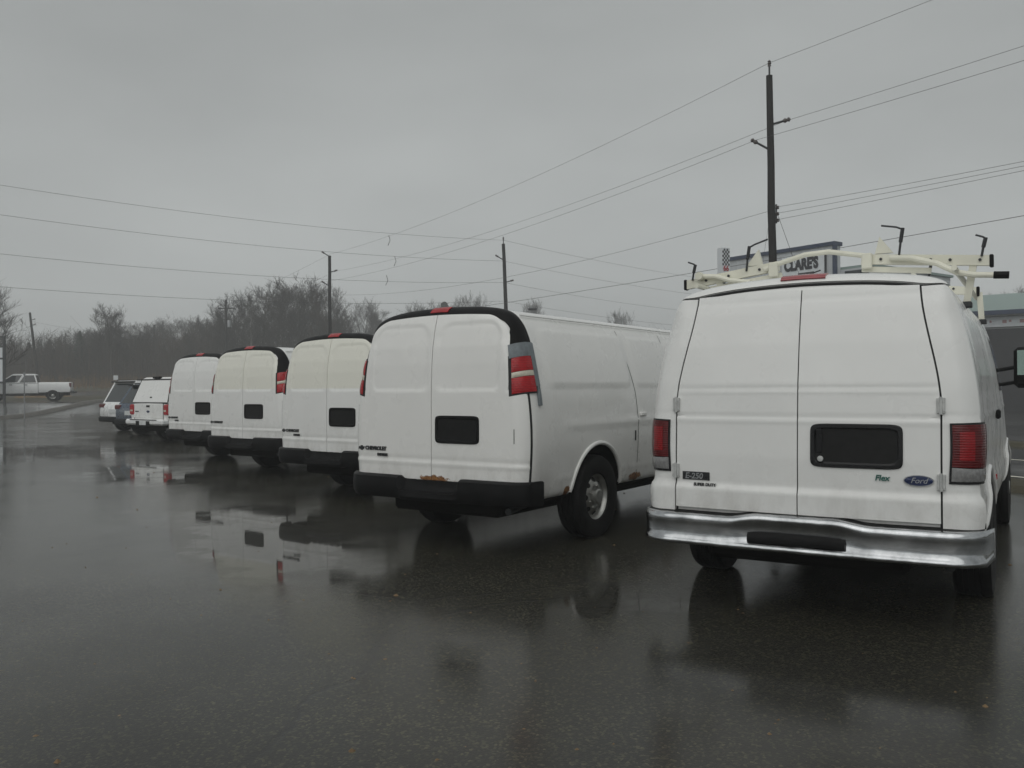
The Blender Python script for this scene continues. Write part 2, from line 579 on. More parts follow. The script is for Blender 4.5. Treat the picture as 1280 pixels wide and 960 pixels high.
def text_mesh(s, size, mat, depth=0.004, shear=0.0, bold=0.0, align='LEFT'):
    cu = bpy.data.curves.new('lettering', 'FONT')
    cu.body = s
    cu.size = size
    cu.extrude = depth
    cu.shear = shear
    cu.offset = bold
    cu.align_x = align
    cu.align_y = 'CENTER'
    cu.resolution_u = 3
    o = bpy.data.objects.new('lettering', cu)
    COL.objects.link(o)
    dg = bpy.context.evaluated_depsgraph_get()
    me = bpy.data.meshes.new_from_object(o.evaluated_get(dg))
    bpy.data.objects.remove(o)
    me.materials.clear()
    me.materials.append(M[mat])
    return me


def sm(a, b, x):
    t = min(1, max(0, (x - a) / (b - a)))
    return t * t * (3 - 2 * t)


def lerp_table(tab, x):
    xs = [p[0] for p in tab]
    return float(np.interp(x, xs, [p[1] for p in tab]))


def catmull(pts, n):
    P = [np.array(p, float) for p in pts]
    P = [2 * P[0] - P[1]] + P + [2 * P[-1] - P[-2]]
    out = []
    for i in range(1, len(P) - 2):
        for k in range(n):
            t = k / n
            a, b_, c, d = P[i - 1:i + 3]
            out.append(0.5 * ((2 * b_) + (-a + c) * t + (2 * a - 5 * b_ + 4 * c - d) * t * t + (-a + 3 * b_ - 3 * c + d) * t ** 3))
    out.append(P[-2])
    return np.array(out)


# ------------------------------------------------------------------ terrain
D_ST = Vector((-0.451, 0.892, 0))       # direction of the street behind the vans


def gz(x, y):
    return 0.65 * sm(44, 58, y) + 1.5 * sm(64, 112, y)


def lot_left(y): return -24 - (y - 32) * 0.125
def lot_right(y): return 6.5 - (y - 11) * 0.506


def drape(name, fa, fb, y0, y1, dz, mat, nx=12, ny=60, kind='structure'):
    mb = MB()
    rows = []
    for i in range(ny + 1):
        y = y0 + (y1 - y0) * i / ny
        a, b_ = fa(y), fb(y)
        rows.append([(a + (b_ - a) * j / nx, y, gz(0, y) + dz) for j in range(nx + 1)])
    mb.grid(rows)
    return tag(mb.build(name, mat, None, 'all'), kind=kind)


mb = MB()
ys = list(np.linspace(-90, 140, 116)) + [180, 240, 320, 420, 560]
mb.grid([[(x, y, gz(x, y) - 0.03) for x in np.linspace(-420, 420, 60)] for y in ys])
tag(mb.build('ground', 'grass_ground', None, 'all'), kind='structure')
drape('parking_lot', lot_left, lot_right, -26, 63, 0.0, 'lot_asphalt', 16, 90)
drape('street', lambda y: lot_right(y) + 1.5, lambda y: lot_right(y) + 9.0, -30, 84, 0.0, 'road_asphalt', 8, 100)
drape('side_street', lambda y: -70, lambda y: lot_left(y) - 0.45, 22, 67, -0.004, 'road_asphalt', 8, 60)
drape('far_road', lambda y: -160, lambda y: 90, 76, 87, 0.008, 'road_asphalt', 30, 10)
drape('shop_forecourt', lambda y: lot_right(y) + 10.2, lambda y: lot_right(y) + 40, 4, 62, -0.008, 'road_asphalt', 8, 60)
# painted street lines
drape('street_marking', lambda y: lot_right(y) + 2.0, lambda y: lot_right(y) + 2.13, -20, 76, 0.006, 'road_paint', 1, 90)
drape('street_marking', lambda y: lot_right(y) + 5.2, lambda y: lot_right(y) + 5.33, -20, 76, 0.006, 'road_paint', 1, 90)


def raised_strip(name, fa, fb, y0, y1, h, mat, rough=0.03, ny=80, nx=5):
    rng = random.Random(name)
    mb = MB()
    rows = []
    for i in range(ny + 1):
        y = y0 + (y1 - y0) * i / ny
        a, b_ = fa(y), fb(y)
        row = []
        for j in range(nx + 1):
            u = j / nx
            z = -0.03 if j in (0, nx) else h + rng.uniform(-rough, rough)
            uu = u + (0 if j in (0, nx) else rng.uniform(-0.25, 0.25) / nx)
            row.append((a + (b_ - a) * uu, y + rng.uniform(-.1, .1), gz(0, y) + z))
        rows.append(row)
    mb.grid(rows)
    return tag(mb.build(name, mat, None, 'all'), kind='structure')


raised_strip('verge', lambda y: lot_right(y), lambda y: lot_right(y) + 1.5, -26, 63, 0.08, 'grass_ground')
raised_strip('verge', lambda y: lot_right(y) + 9.0, lambda y: lot_right(y) + 10.2, -20, 74, 0.08, 'grass_ground')
raised_strip('kerb', lambda y: lot_left(y) - 0.42, lambda y: lot_left(y), 8, 63, 0.17, 'concrete', 0.02, 120, 4)
mb = MB()
rows = []
rg = random.Random(5)
for i in range(9):
    y = 66.5 + i
    rows.append([(x, y + rg.uniform(-.2, .2), gz(0, y) + (0.10 + rg.uniform(0, .12) if 0 < i < 8 else -0.03)) for x in np.linspace(-75, -16, 60)])
mb.grid(rows)
tag(mb.build('verge', 'grass_ground', None, 'all'), kind='structure')


# ------------------------------------------------------------------ van body surfaces
class Body:
    """closed body from one cross-section; rear face is an explicit height field x = R(y, z) with rounded edges"""

    def __init__(s, half, slant, r_side, r_top, bow, front, comp_z=0.62, nseg=6):
        s.half = catmull(half, nseg)
        right = s.half.copy(); right[:, 0] *= -1
        s.out = np.vstack([right, s.half[::-1][1:]])      # right sill -> roof -> left sill
        s.slant, s.r_side, s.r_top, s.bow, s.front, s.comp_z = slant, r_side, r_top, bow, front, comp_z
        nb = 8
        a, b_ = s.out[-1], s.out[0]
        bot = np.array([a + (b_ - a) * k / nb for k in range(1, nb)])
        s.loop = np.vstack([s.out, bot])
        s.ztop = s.half[-1][1]
        k = int(np.argmax(s.half[:, 1] > 1.93))
        s.wz = s.half[:k + 3]

    def w(s, z):
        return float(np.interp(z, s.wz[:, 1], s.wz[:, 0]))

    def dist(s, y, z):
        P = s.out
        A, B = P[:-1], P[1:]
        d = B - A
        q = np.array([y, z]) - A
        t = np.clip((q * d).sum(1) / (d * d).sum(1), 0, 1)
        e = A + d * t[:, None] - np.array([y, z])
        return float(np.sqrt((e * e).sum(1)).min())

    def R(s, y, z):
        d = s.dist(y, z)
        k = sm(1.75, 2.0, z)
        r = s.r_side * (1 - k) + s.r_top * k
        rd = 0.0 if d >= r else r - math.sqrt(max(0, r * r - (r - d) ** 2))
        return lerp_table(s.slant, z) + s.bow * y * y + rd

    def rear(s, y, z, off=0.0):
        e = 0.006
        gy = (s.R(y + e, z) - s.R(y - e, z)) / (2 * e)
        gzz = (s.R(y, z + e) - s.R(y, z - e)) / (2 * e)
        gy = max(-3, min(3, gy)); gzz = max(-3, min(3, gzz))
        nv = Vector((-1, gy, gzz)).normalized()
        return Vector((s.R(y, z), y, z)) + nv * off

    def edge(s, t, d, off=0.0):
        """t: fractional index along the outline, d: inset from the edge (negative = forward along the side)"""
        P = s.out
        i = int(max(0, min(len(P) - 2, math.floor(t))))
        f = t - i
        p = P[i] * (1 - f) + P[i + 1] * f
        tg = P[min(i + 2, len(P) - 1)] - P[max(i - 1, 0)]
        tg = tg / np.linalg.norm(tg)
        nin = np.array([tg[1], -tg[0]])
        if nin @ (np.array([0, 1.2]) - p) < 0:
            nin = -nin
        if d >= 0.003:
            q = p + nin * d
            return s.rear(q[0], q[1], off)
        q = p - nin * off
        k = sm(1.75, 2.0, p[1])
        r = s.r_side * (1 - k) + s.r_top * k
        x = lerp_table(s.slant, p[1]) + s.bow * p[0] ** 2 + r - min(0, d) - max(0, d) * 2
        return Vector((x, q[0], q[1]))

    def t_at(s, z, right=True):
        P = s.out
        n2 = len(P) // 2
        rng_ = range(0, n2) if right else range(len(P) - 1, n2, -1)
        st = 1 if right else -1
        for i in rng_:
            a, b_ = P[i][1], P[i + st][1]
            if a <= z <= b_:
                return i + st * (z - a) / (b_ - a + 1e-9)
        return n2

    def shell(s, xs_side, side_disp, name, mats, wells, rear_disp=None):
        rings = []
        C0 = np.array([0, 1.15])
        for k in (0.0, 0.2, 0.4, 0.6, 0.74, 0.82, 0.86, 0.89, 0.915, 0.935, 0.95, 0.963, 0.974, 0.983, 0.99, 0.996):
            ring = []
            for p in s.loop:
                q = C0 + (p - C0) * max(k, 0.001)
                ring.append((s.R(q[0], q[1]), q[0], q[1]))
            rings.append(ring)
        x_end = max(p[0] for p in rings[-1])
        first = []
        for p in s.loop:
            k = sm(1.75, 2.0, p[1])
            r = s.r_side * (1 - k) + s.r_top * k
            first.append((lerp_table(s.slant, p[1]) + s.bow * p[0] ** 2 + r, p[0], p[1]))
        rings.append(first)
        base = max(p[0] for p in first) + 0.02
        for x in xs_side:
            if x < base:
                continue
            ring = []
            fr = s.front(x)      # (top z, width factor)
            for p in s.loop:
                y, z = p
                if z > s.comp_z:
                    z = s.comp_z + (z - s.comp_z) * (fr[0] - s.comp_z) / (s.ztop - s.comp_z)
                y = y * fr[1]
                if abs(y) > 0.5:
                    y += math.copysign(side_disp(x, z), y)
                ring.append((x, y, z))
            rings.append(ring)
        mb = MB()
        nl = len(s.loop)
        vs = [p for r in rings for p in r]
        fs = [(i * nl + j, i * nl + (j + 1) % nl, (i + 1) * nl + (j + 1) % nl, (i + 1) * nl + j) for i in range(len(rings) - 1) for j in range(nl)]
        fs.append(tuple(range((len(rings) - 1) * nl, len(rings) * nl)))
        mb.add(vs, fs)
        me = mb.mesh(name, None, 'all')
        ob = bpy.data.objects.new('tmp', me)
        COL.objects.link(ob)
        cutters = []
        for (wx, wzc, wr) in wells:
            for sy in (-1, 1):
                c = MB().lathe([(wr, 0.62 * sy), (wr, 1.25 * sy)], 48, 'y', True)
                c.v = [(a + wx, b_, q + wzc) for a, b_, q in c.v]
                co = c.build('cut', None)
                cutters.append(co)
                md = ob.modifiers.new('b', 'BOOLEAN')
                md.operation = 'DIFFERENCE'; md.object = co; md.solver = 'EXACT'
        dg = bpy.context.evaluated_depsgraph_get()
        me2 = bpy.data.meshes.new_from_object(ob.evaluated_get(dg))
        for o in cutters + [ob]:
            bpy.data.objects.remove(o)
        me2.materials.clear()
        for q in mats:
            me2.materials.append(M[q])
        for p in me2.polygons:
            c = p.center
            p.material_index = 0
            for (wx, wzc, wr) in wells:
                if math.hypot(c.x - wx, c.z - wzc) < wr + 0.004 and abs(c.y) < s.w(max(.45, c.z)) - 0.001:
                    p.material_index = 1
            if c.z < 0.45 and abs(p.normal.z) > 0.7:
                p.material_index = 1
        me2.shade_smooth()
        me2.set_sharp_from_angle(angle=R(38))
        return me2

    def rear_panel(s, ycols, zb, ztop_f, yedge_f, off, disp, nz=70, thick=0.012, sgn=1):
        ro, ri = [], []
        for i in range(nz + 1):
            v = i / nz
            a, b_ = [], []
            for u in ycols:
                zt = ztop_f(u)
                z = zb + (zt - zb) * v
                y = yedge_f(u, z)
                a.append(s.rear(sgn * y, z, off + disp(y, z)))
                b_.append(s.rear(sgn * y, z, off - thick))
            ro.append(a); ri.append(b_)
        return MB().shell(ro, ri)

    def ribbon(s, pts, width, off):
        """dark gap line on the rear face through (y,z) points"""
        rows = [[], []]
        for i, p in enumerate(pts):
            a, b_ = np.array(pts[max(0, i - 1)]), np.array(pts[min(len(pts) - 1, i + 1)])
            t = (b_ - a) / np.linalg.norm(b_ - a)
            nn = np.array([-t[1], t[0]])
            for k, sg in ((0, -1), (1, 1)):
                q = np.array(p) + nn * sg * width / 2
                rows[k].append(s.rear(q[0], q[1], off))
        return MB().grid(rows)


def rr_mask(x, z, x0, x1, z0, z1, rad, e):
    """1 inside a rounded rectangle, soft edge e"""
    cx, cz = (x0 + x1) / 2, (z0 + z1) / 2
    qx, qz = abs(x - cx) - (x1 - x0) / 2 + rad, abs(z - cz) - (z1 - z0) / 2 + rad
    d = math.hypot(max(qx, 0), max(qz, 0)) + min(max(qx, qz), 0) - rad
    return 1 - sm(-e, e, d)


def groove(v, c, w):
    return math.exp(-((v - c) / w) ** 2)


# ------------------------------------------------------------------ wheels
def wheel_meshes(rt, width, rr_, rim_mat='steel_rim', slots=8):
    w = width / 2
    t = MB()
    prof = [(rr_ * 0.98, -w * 0.75), (rr_ * 1.02, -w * 0.86), (rr_ + (rt - rr_) * 0.5, -w * 1.0), (rt * 0.955, -w * 0.93), (rt * 0.99, -w * 0.74)]
    for k in range(-2, 3):
        c = k * w * 0.28
        prof += [(rt, c - w * 0.11), (rt, c + w * 0.09), (rt - 0.009, c + w * 0.10), (rt - 0.009, c + w * 0.16)]
    prof += [(rt * 0.99, w * 0.74), (rt * 0.955, w * 0.93), (rr_ + (rt - rr_) * 0.5, w), (rr_ * 1.02, w * 0.86), (rr_ * 0.98, w * 0.75)]
    t.lathe(prof, 44, 'y')
    tm = t.mesh('wheel', 'rubber', True)
    r = MB()
    r.lathe([(rr_ * 1.02, -w * 0.84), (rr_ * 1.03, -w * 0.80), (rr_ * 0.97, -w * 0.72), (rr_ * 0.9, -w * 0.4), (rr_ * 0.80, -w * 0.36), (rr_ * 0.62, -w * 0.62), (rr_ * 0.45, -w * 0.66),
             (rr_ * 0.42, -w * 0.58), (rr_ * 0.36, -w * 0.58), (rr_ * 0.33, -w * 0.92), (rr_ * 0.27, -w * 1.0), (0.0, -w * 1.0)], 36, 'y')
    r.lathe([(rr_ * 0.97, -w * 0.5), (rr_ * 0.97, w * 0.75)], 30, 'y')
    for k in range(8):
        a = 2 * math.pi * (k + .5) / 8
        q = MB().lathe([(0.011, -w * 0.58 - 0.02), (0.011, -w * 0.55)], 6, 'y', True)
        r.add([(x + math.cos(a) * rr_ * 0.49, y, z + math.sin(a) * rr_ * 0.49) for x, y, z in q.v], q.f)
    rm = r.mesh('rim', rim_mat, True)
    sl = MB()
    ring = []
    for q in range(10):
        b_ = 2 * math.pi * q / 10
        er, et = rr_ * 0.10 * math.cos(b_), rr_ * 0.13 * math.sin(b_)
        yy = np.interp(rr_ * 0.72 + er, [rr_ * 0.62, rr_ * 0.80], [-w * 0.62, -w * 0.36]) - 0.004
        ring.append((rr_ * 0.72 + er, yy, et))
    sl.add(ring, [tuple(range(10))])
    slm = sl.mesh('rim_hole', 'dark_slot', False, False)
    return tm, rm, slm


def add_wheels(root, meshes, spots, rt):
    """mesh's outer face looks to -y; mirrored by a half turn for the left side"""
    for (x, y) in spots:
        wv = put('wheel', meshes[0], root)
        wv.location = (x, y, rt - 0.006)
        wv.rotation_euler = (0, 0, 0 if y < 0 else math.pi)
        rmo = put('rim', meshes[1], wv)
        for k in range(8):
            put('rim_hole', meshes[2], wv).rotation_euler = (0, 2 * math.pi * k / 8, 0)


def arch_lip(body, wx, wzc, wr, sy, tube_r=0.018, a0=-12, a1=192, out=0.0):
    pts = []
    for k in range(41):
        a = R(a0 + (a1 - a0) * k / 40)
        x, z = wx + (wr + 0.004) * math.cos(a), wzc + (wr + 0.004) * math.sin(a)
        if z < 0.44:
            continue
        pts.append((x, sy * (body.w(z) + out), z))
    return MB().tube(pts, tube_r, 8)


def strip_on_side(body, pts, sy, width, off, disp):
    rows = [[], []]
    for i, p in enumerate(pts):
        a, b_ = np.array(pts[max(0, i - 1)]), np.array(pts[min(len(pts) - 1, i + 1)])
        t = (b_ - a) / np.linalg.norm(b_ - a)
        nn = np.array([-t[1], t[0]])
        for k, sg in ((0, -1), (1, 1)):
            q = np.array(p) + nn * sg * width / 2
            rows[k].append((q[0], sy * (body.w(q[1]) + disp(q[0], q[1]) + off), q[1]))
    return MB().grid(rows)


def side_patch(body, x0, x1, z0, z1, sy, off, disp, front, nx=12, nz=8, shear=0.0):
    rows = []
    for i in range(nz + 1):
        z = z0 + (z1 - z0) * i / nz
        row = []
        for j in range(nx + 1):
            x = x0 + (x1 - x0) * j / nx + (shear * (i / nz) if j == nx else shear * (i / nz) * (j / nx))
            fr = front(x)
            zz = body.comp_z + (z - body.comp_z) * (body.ztop - body.comp_z) / (fr[0] - body.comp_z)
            row.append((x, sy * (body.w(min(zz, 1.99)) * fr[1] + off), z))
        rows.append(row)
    return MB().grid(rows)


def front_glass(body, x0, x1, front, frac, off=0.008, n=10):
    """windscreen: strip of the roof loop over the raked stretch"""
    rows = []
    half = body.out
    mid = len(half) // 2
    k = int(mid * frac)
    for i in range(n + 1):
        x = x0 + (x1 - x0) * i / n
        fr = front(x)
        row = []
        for j in range(mid - k, mid + k + 1):
            y, z = half[j]
            zz = body.comp_z + (z - body.comp_z) * (fr[0] - body.comp_z) / (body.ztop - body.comp_z)
            row.append((x + off, y * fr[1], zz + off))
        rows.append(row)
    return MB().grid(rows)


# ------------------------------------------------------------------ the cargo van with black roof trim
EXP_HALF = [(0.885, 0.42), (0.945, 0.47), (0.967, 0.56), (0.982, 0.72), (0.992, 0.92), (0.988, 1.10), (0.968, 1.30), (0.932, 1.48), (0.888, 1.66), (0.840, 1.82),
            (0.798, 1.93), (0.738, 2.005), (0.632, 2.052), (0.45, 2.083), (0.22, 2.098), (0.0, 2.103)]


def exp_front(x):
    zt = lerp_table([(0, 2.103), (3.75, 2.103), (3.95, 2.07), (4.7, 1.27), (5.35, 1.12), (5.5, 1.02), (5.6, 0.80)], x)
    wf = lerp_table([(0, 1), (4.6, 1), (5.3, 0.975), (5.5, 0.93), (5.6, 0.86)], x)
    return zt, wf


EXP = Body(EXP_HALF, [(0.4, 0.0), (1.0, 0.0), (1.4, 0.005), (1.6, 0.015), (1.75, 0.03), (1.9, 0.06), (2.11, 0.12)], 0.15, 0.09, 0.025, exp_front)
XS = list(np.arange(0.22, 3.75, 0.045)) + list(np.arange(3.75, 5.61, 0.05)) + [5.6]


def exp_disp(x, z):
    d = 0.0
    for (a, b_) in ((0.42, 1.95), (2.07, 2.92), (3.0, 3.75)):
        d -= 0.011 * rr_mask(x, z, a, b_, 1.40, 1.90, 0.07, 0.013)
    if 0.5 < x < 4.5:
        d += 0.010 * groove(z, 1.06, 0.035) * sm(0.5, 0.8, x)        # body-side ridge
        d -= 0.004 * groove(z, 0.60, 0.015)
    return d


def exp_door_disp(y, z):
    d = -0.009 * rr_mask(abs(y), z, 0.055, 0.705, 1.375, 1.95, 0.14 if z > 1.66 else 0.05, 0.011)
    d += 0.006 * groove(z, 0.735, 0.016) - 0.004 * groove(z, 0.765, 0.02)
    return d


WELL_R = 0.475
exp_shell = EXP.shell(XS, exp_disp, 'body', ['white_paint', 'underbody'], [(1.22, 0.40, WELL_R), (4.62, 0.40, WELL_R)])


def exp_ztop(u):
    s_ = abs(u)
    return 2.030 - 0.040 * s_ ** 2 - 0.17 * (1 - math.sqrt(max(0, 1 - max(0, (s_ - 0.72) / 0.2802) ** 2)))


def exp_yedge(u, z):
    top = 0.805 - 0.060 * max(0, (z - 1.4) / 0.6) ** 2
    k = sm(1.335, 1.375, z)
    e = EXP.w(z) - 0.028
    yo = e * (1 - k) + top * k
    return 0.0035 + (yo - 0.0035) * u


ucols = list(np.linspace(0, 0.68, 18)) + list(np.linspace(0.70, 0.94, 14)) + list(np.linspace(0.95, 1, 12))
exp_doorR = EXP.rear_panel(ucols, 0.592, exp_ztop, exp_yedge, 0.014, exp_door_disp, 84, 0.016, -1)
exp_doorL = EXP.rear_panel(ucols, 0.592, exp_ztop, exp_yedge, 0.014, exp_door_disp, 84, 0.016, 1)
# trim band
tr0, tr1 = EXP.t_at(1.62, True), EXP.t_at(1.62, False)
trim_rows_o, trim_rows_i = [], []
for i in range(91):
    t = tr0 + (tr1 - tr0) * i / 90
    p = EXP.edge(t, 0)
    k = sm(1.88, 2.05, p.z)
    ds = [-0.055 * (1 - k) - 0.012 * k, -0.02 * (1 - k) - 0.006 * k] + list(np.array([0, .06, .12, .2, .3, .42, .56, .72, .86, 1]) * (max(0.045, EXP.w(p.z) - 0.765) * (1 - k) + 0.070 * k))
    trim_rows_o.append([EXP.edge(t, d, 0.010) for d in ds])
    trim_rows_i.append([EXP.edge(t, d, -0.006) for d in ds])
exp_trim = MB().shell(trim_rows_o, trim_rows_i)


def edge_patch(body, z0, z1, d0, d1, off, right, nz=10, nd=10, bulge=0.0):
    ro, ri = [], []
    for i in range(nz + 1):
        t = body.t_at(z0 + (z1 - z0) * i / nz, right)
        a, b_ = [], []
        e1 = d1 if not isinstance(d1, tuple) else d1[0] + (d1[1] - d1[0]) * i / nz
        for j in range(nd + 1):
            d = d0 + (e1 - d0) * j / nd
            bb = bulge * math.sin(math.pi * i / nz) ** 0.5 * math.sin(math.pi * j / nd) ** 0.5 if 0 < i < nz and 0 < j < nd else 0
            a.append(body.edge(t, d, off + bb)); b_.append(body.edge(t, d, -0.004))
        ro.append(a); ri.append(b_)
    return MB().shell(ro, ri)


wheel_exp = wheel_meshes(0.385, 0.245, 0.215)


def plate_recess(body, root, y0, y1, z0, z1, off, mat='black_plastic'):
    """moulded black number-plate surround with a sunk floor"""
    fr = MB()
    n_ = 48
    cy, cz = (y0 + y1) / 2, (z0 + z1) / 2
    hy, hz = (y1 - y0) / 2, (z1 - z0) / 2

    def rr(scale_in, rad):
        out = []
        for k in range(n_):
            a = 2 * math.pi * k / n_
            ca, sa = math.cos(a), math.sin(a)
            e = 0.22
            out.append((cy + math.copysign(abs(ca) ** e, ca) * (hy - scale_in), cz + math.copysign(abs(sa) ** e, sa) * (hz - scale_in)))
        return out
    loops = []
    for (ins, o) in ((0, off - 0.01), (0.0, off + 0.006), (0.006, off + 0.012), (0.022, off + 0.012), (0.032, off + 0.002)):
        loops.append([body.rear(y, z, o) for y, z in rr(ins, 0)])
    vs = [p for q in loops for p in q]
    fs = [(i * n_ + k, i * n_ + (k + 1) % n_, (i + 1) * n_ + (k + 1) % n_, (i + 1) * n_ + k) for i in range(len(loops) - 1) for k in range(n_)]
    fr.add(vs, fs)
    po = fr.build('plate_surround', mat, root, True)
    fl = MB()
    fl.add([body.rear(y, z, off + 0.003) for y, z in rr(0.03, 0)], [tuple(range(n_))])
    fl.build('plate_recess', 'recess_black', po)
    return po


def badge(root, me, name, body, y, z, off):
    """lettering reads left to right seen from behind: text +X -> -y, text +Y -> +z, out -> -x"""
    o = put(name, me, root)
    wd = max([v.co.x for v in me.vertices] + [0.05])
    p, q = body.rear(y, z, off), body.rear(y - wd, z, off)
    ux = (q - p).normalized()
    uz = ux.cross(body.rear(y - wd / 2, z + 0.03, off) - body.rear(y - wd / 2, z - 0.03, off)).normalized()
    uy = uz.cross(ux)
    o.matrix_local = Matrix(((ux.x, uy.x, uz.x, p.x), (ux.y, uy.y, uz.y, p.y), (ux.z, uy.z, uz.z, p.z), (0, 0, 0, 1)))
    return o


txt_chev = text_mesh('CHEVROLET', 0.048, 'badge_dark', 0.003, 0, 0.0022)
txt_exp = text_mesh('EXPRESS', 0.034, 'badge_dark', 0.003, 0, 0.0016)


def express(label, loc, heading, door_mat='white_paint', body_mat=None, sub=True, taped=False):
    root = thing('cargo_van', label, 'van', (loc[0], loc[1], 0), R(90) - heading, 'white vans with black roof trim parked in a row')
    me = exp_shell
    if body_mat:
        me = exp_shell.copy()
        me.materials[0] = M[body_mat]
    put('body', me, root)
    dR = MB(); dR.v, dR.f = exp_doorR.v, exp_doorR.f
    right_door = dR.build('rear_door', door_mat, root, True)
    d2 = MB(); d2.v, d2.f = exp_doorL.v, exp_doorL.f
    d2 = d2.build('rear_door', door_mat, root, True)
    EXP.ribbon([(0, z) for z in np.linspace(0.6, 1.985, 30)], 0.012, 0.0015).build('door_gap', 'seam_dark', root)
    for sg in (-1, 1):
        EXP.ribbon([(sg * (EXP.w(z) - 0.020), z) for z in np.linspace(0.46, 1.35, 24)], 0.010, 0.0015).build('door_gap', 'seam_dark', root)
    t = MB(); t.v, t.f = exp_trim.v, exp_trim.f
    t.build('roof_trim', 'black_plastic', root, True)
    for rt in (True, False):
        lm = edge_patch(EXP, 1.345, 1.675, -0.006, (0.150, 0.102), 0.016, rt, 8, 10, 0.0).build('tail_lamp', 'seam_dark', root, True)
        edge_patch(EXP, 1.358, 1.488, -0.004, (0.122, 0.105), 0.020, rt, 6, 10, 0.006).build('lens', 'lamp_red', lm, True)
        edge_patch(EXP, 1.491, 1.533, -0.004, (0.104, 0.098), 0.020, rt, 4, 10, 0.005).build('lens', 'lamp_clear', lm, True)
        edge_patch(EXP, 1.536, 1.668, -0.004, (0.098, 0.080), 0.020, rt, 6, 10, 0.006).build('lens', 'lamp_red', lm, True)
    # high brake lamp in the trim
    tm_ = (tr0 + tr1) / 2
    ro, ri = [], []
    for i in range(11):
        t = tm_ - 2.7 + 5.4 * i / 10
        ro.append([EXP.edge(t, d, 0.017) for d in (0.006, 0.02, 0.035, 0.05)])
        ri.append([EXP.edge(t, d, 0.0) for d in (0.006, 0.02, 0.035, 0.05)])
    MB().shell(ro, ri).build('brake_lamp', 'lamp_red', root, True)
    plate_recess(EXP, root, -0.515, -0.045, 0.915, 1.155, 0.014)
    # step bumper: two end blocks and a sunk middle
    bp = MB()
    prof_hi = [(0.10, 0.615), (-0.055, 0.618), (-0.085, 0.60), (-0.095, 0.53), (-0.085, 0.45), (-0.06, 0.415), (0.10, 0.41)]
    prof_lo = [(0.10, 0.585), (0.0, 0.585), (-0.045, 0.50), (-0.095, 0.485), (-0.10, 0.44), (-0.07, 0.405), (0.10, 0.40)]
    rows = []
    for y in [-1.0, -0.995, -0.97, -0.92, -0.84, -0.7, -0.5, -0.4, -0.345, -0.30, -0.2, 0, 0.2, 0.30, 0.345, 0.4, 0.5, 0.7, 0.84, 0.92, 0.97, 0.995, 1.0]:
        k = sm(0.29, 0.35, abs(y))
        wrap = 0.11 * max(0, (abs(y) - 0.78) / 0.22) ** 2.2
        sh = 0.75 if abs(y) > 0.998 else 1.0
        row = []
        for a, b_ in zip(prof_lo, prof_hi):
            x = a[0] + (b_[0] - a[0]) * k + wrap + 0.02 * y * y
            z = a[1] + (b_[1] - a[1]) * k
            row.append((x if sh == 1 else x + 0.012, y, 0.51 + (z - 0.51) * (0.9 if sh < 1 else 1)))
        rows.append(row)
    bp.grid(rows)
    for e in (0, -1):
        bp.add(rows[e], [tuple(range(7))])
    bo = bp.build('bumper', 'black_plastic', root, True)
    st = MB()
    for k in range(5):
        st.box(-0.05 - 0.001 * k, -0.03, -0.24 + 0.10 * k, -0.17 + 0.10 * k, 0.586, 0.592)
    st.build('step_tread', 'rubber', bo)
    # badges
    bt = MB()
    ph = [(0, .012), (.020, .012), (.024, .022), (.050, .022), (.056, .012), (.078, .012), (.068, -.012), (.056, -.012), (.050, -.022), (.024, -.022), (.018, -.012), (-.010, -.012)]
    bt.add([(x, z, 0.0) for x, z in ph] + [(x, z, 0.006) for x, z in ph], [tuple(range(12)), tuple(range(23, 11, -1))] + [(i, i + 12, (i + 1) % 12 + 12, (i + 1) % 12) for i in range(12)])
    badge(root, bt.mesh('emblem', 'badge_dark'), 'emblem', EXP, 0.885, 0.845, 0.016)
    badge(root, txt_chev, 'badge', EXP, 0.80, 0.845, 0.020)
    if sub:
        badge(root, txt_exp, 'badge', EXP, 0.645, 0.79, 0.020)
    # side doors, glass, sills
    for sy in (-1, 1):
        arch_lip(EXP, 1.22, 0.40, WELL_R, sy, 0.02).build('arch_lip', body_mat or 'white_paint', root, True)
        arch_lip(EXP, 4.62, 0.40, WELL_R, sy, 0.02).build('arch_lip', body_mat or 'white_paint', root, True)
        for xs_ in ((2.02, 2.02), (3.02, 3.02), (4.02, 4.16)):
            strip_on_side(EXP, [(xs_[0] + 0.10 * sm(1.3, 1.95, z) * (-1 if xs_[0] < 3.5 else -1.2), z) for z in np.linspace(0.50, 1.955, 30)], sy, 0.010, 0.0015, exp_disp).build('door_gap', 'seam_dark', root)
        side_patch(EXP, 3.12, 4.02, 1.36, 1.86, sy, 0.004, exp_disp, exp_front).build('side_window', 'tinted_glass', root, True)
        h = MB().box(-0.06, 0.06, 0, 0.03, -0.02, 0.02, 0.008)
        h.v = [(a + 2.12, sy * (EXP.w(1.12) + b_), c + 1.12) for a, b_, c in h.v]
        h.build('door_handle', body_mat or 'white_paint', root, True)
        mr = MB().box(3.98, 4.10, min(sy * 1.06, sy * 1.24), max(sy * 1.06, sy * 1.24), 1.28, 1.56, 0.03)
        mr.tube([(4.05, sy * 0.93, 1.34), (4.05, sy * 1.1, 1.36)], 0.025, 8)
        mo = mr.build('wing_mirror', 'black_plastic', root, True)
        MB().box(3.974, 3.979, min(sy * 1.08, sy * 1.22), max(sy * 1.08, sy * 1.22), 1.31, 1.53).build('mirror_glass', 'mirror_glass', mo)
        # head lamps
        MB().box(5.42, 5.585, min(sy * .55, sy * .84), max(sy * .55, sy * .84), 0.76, 0.93, 0.02).build('headlight', 'lamp_clear', root, True)
        # roof drip rail
        MB().tube([(x, sy * 0.762, 2.008) for x in np.linspace(0.25, 3.7, 12)], 0.009, 6).build('drip_rail', body_mat or 'white_paint', root, True)
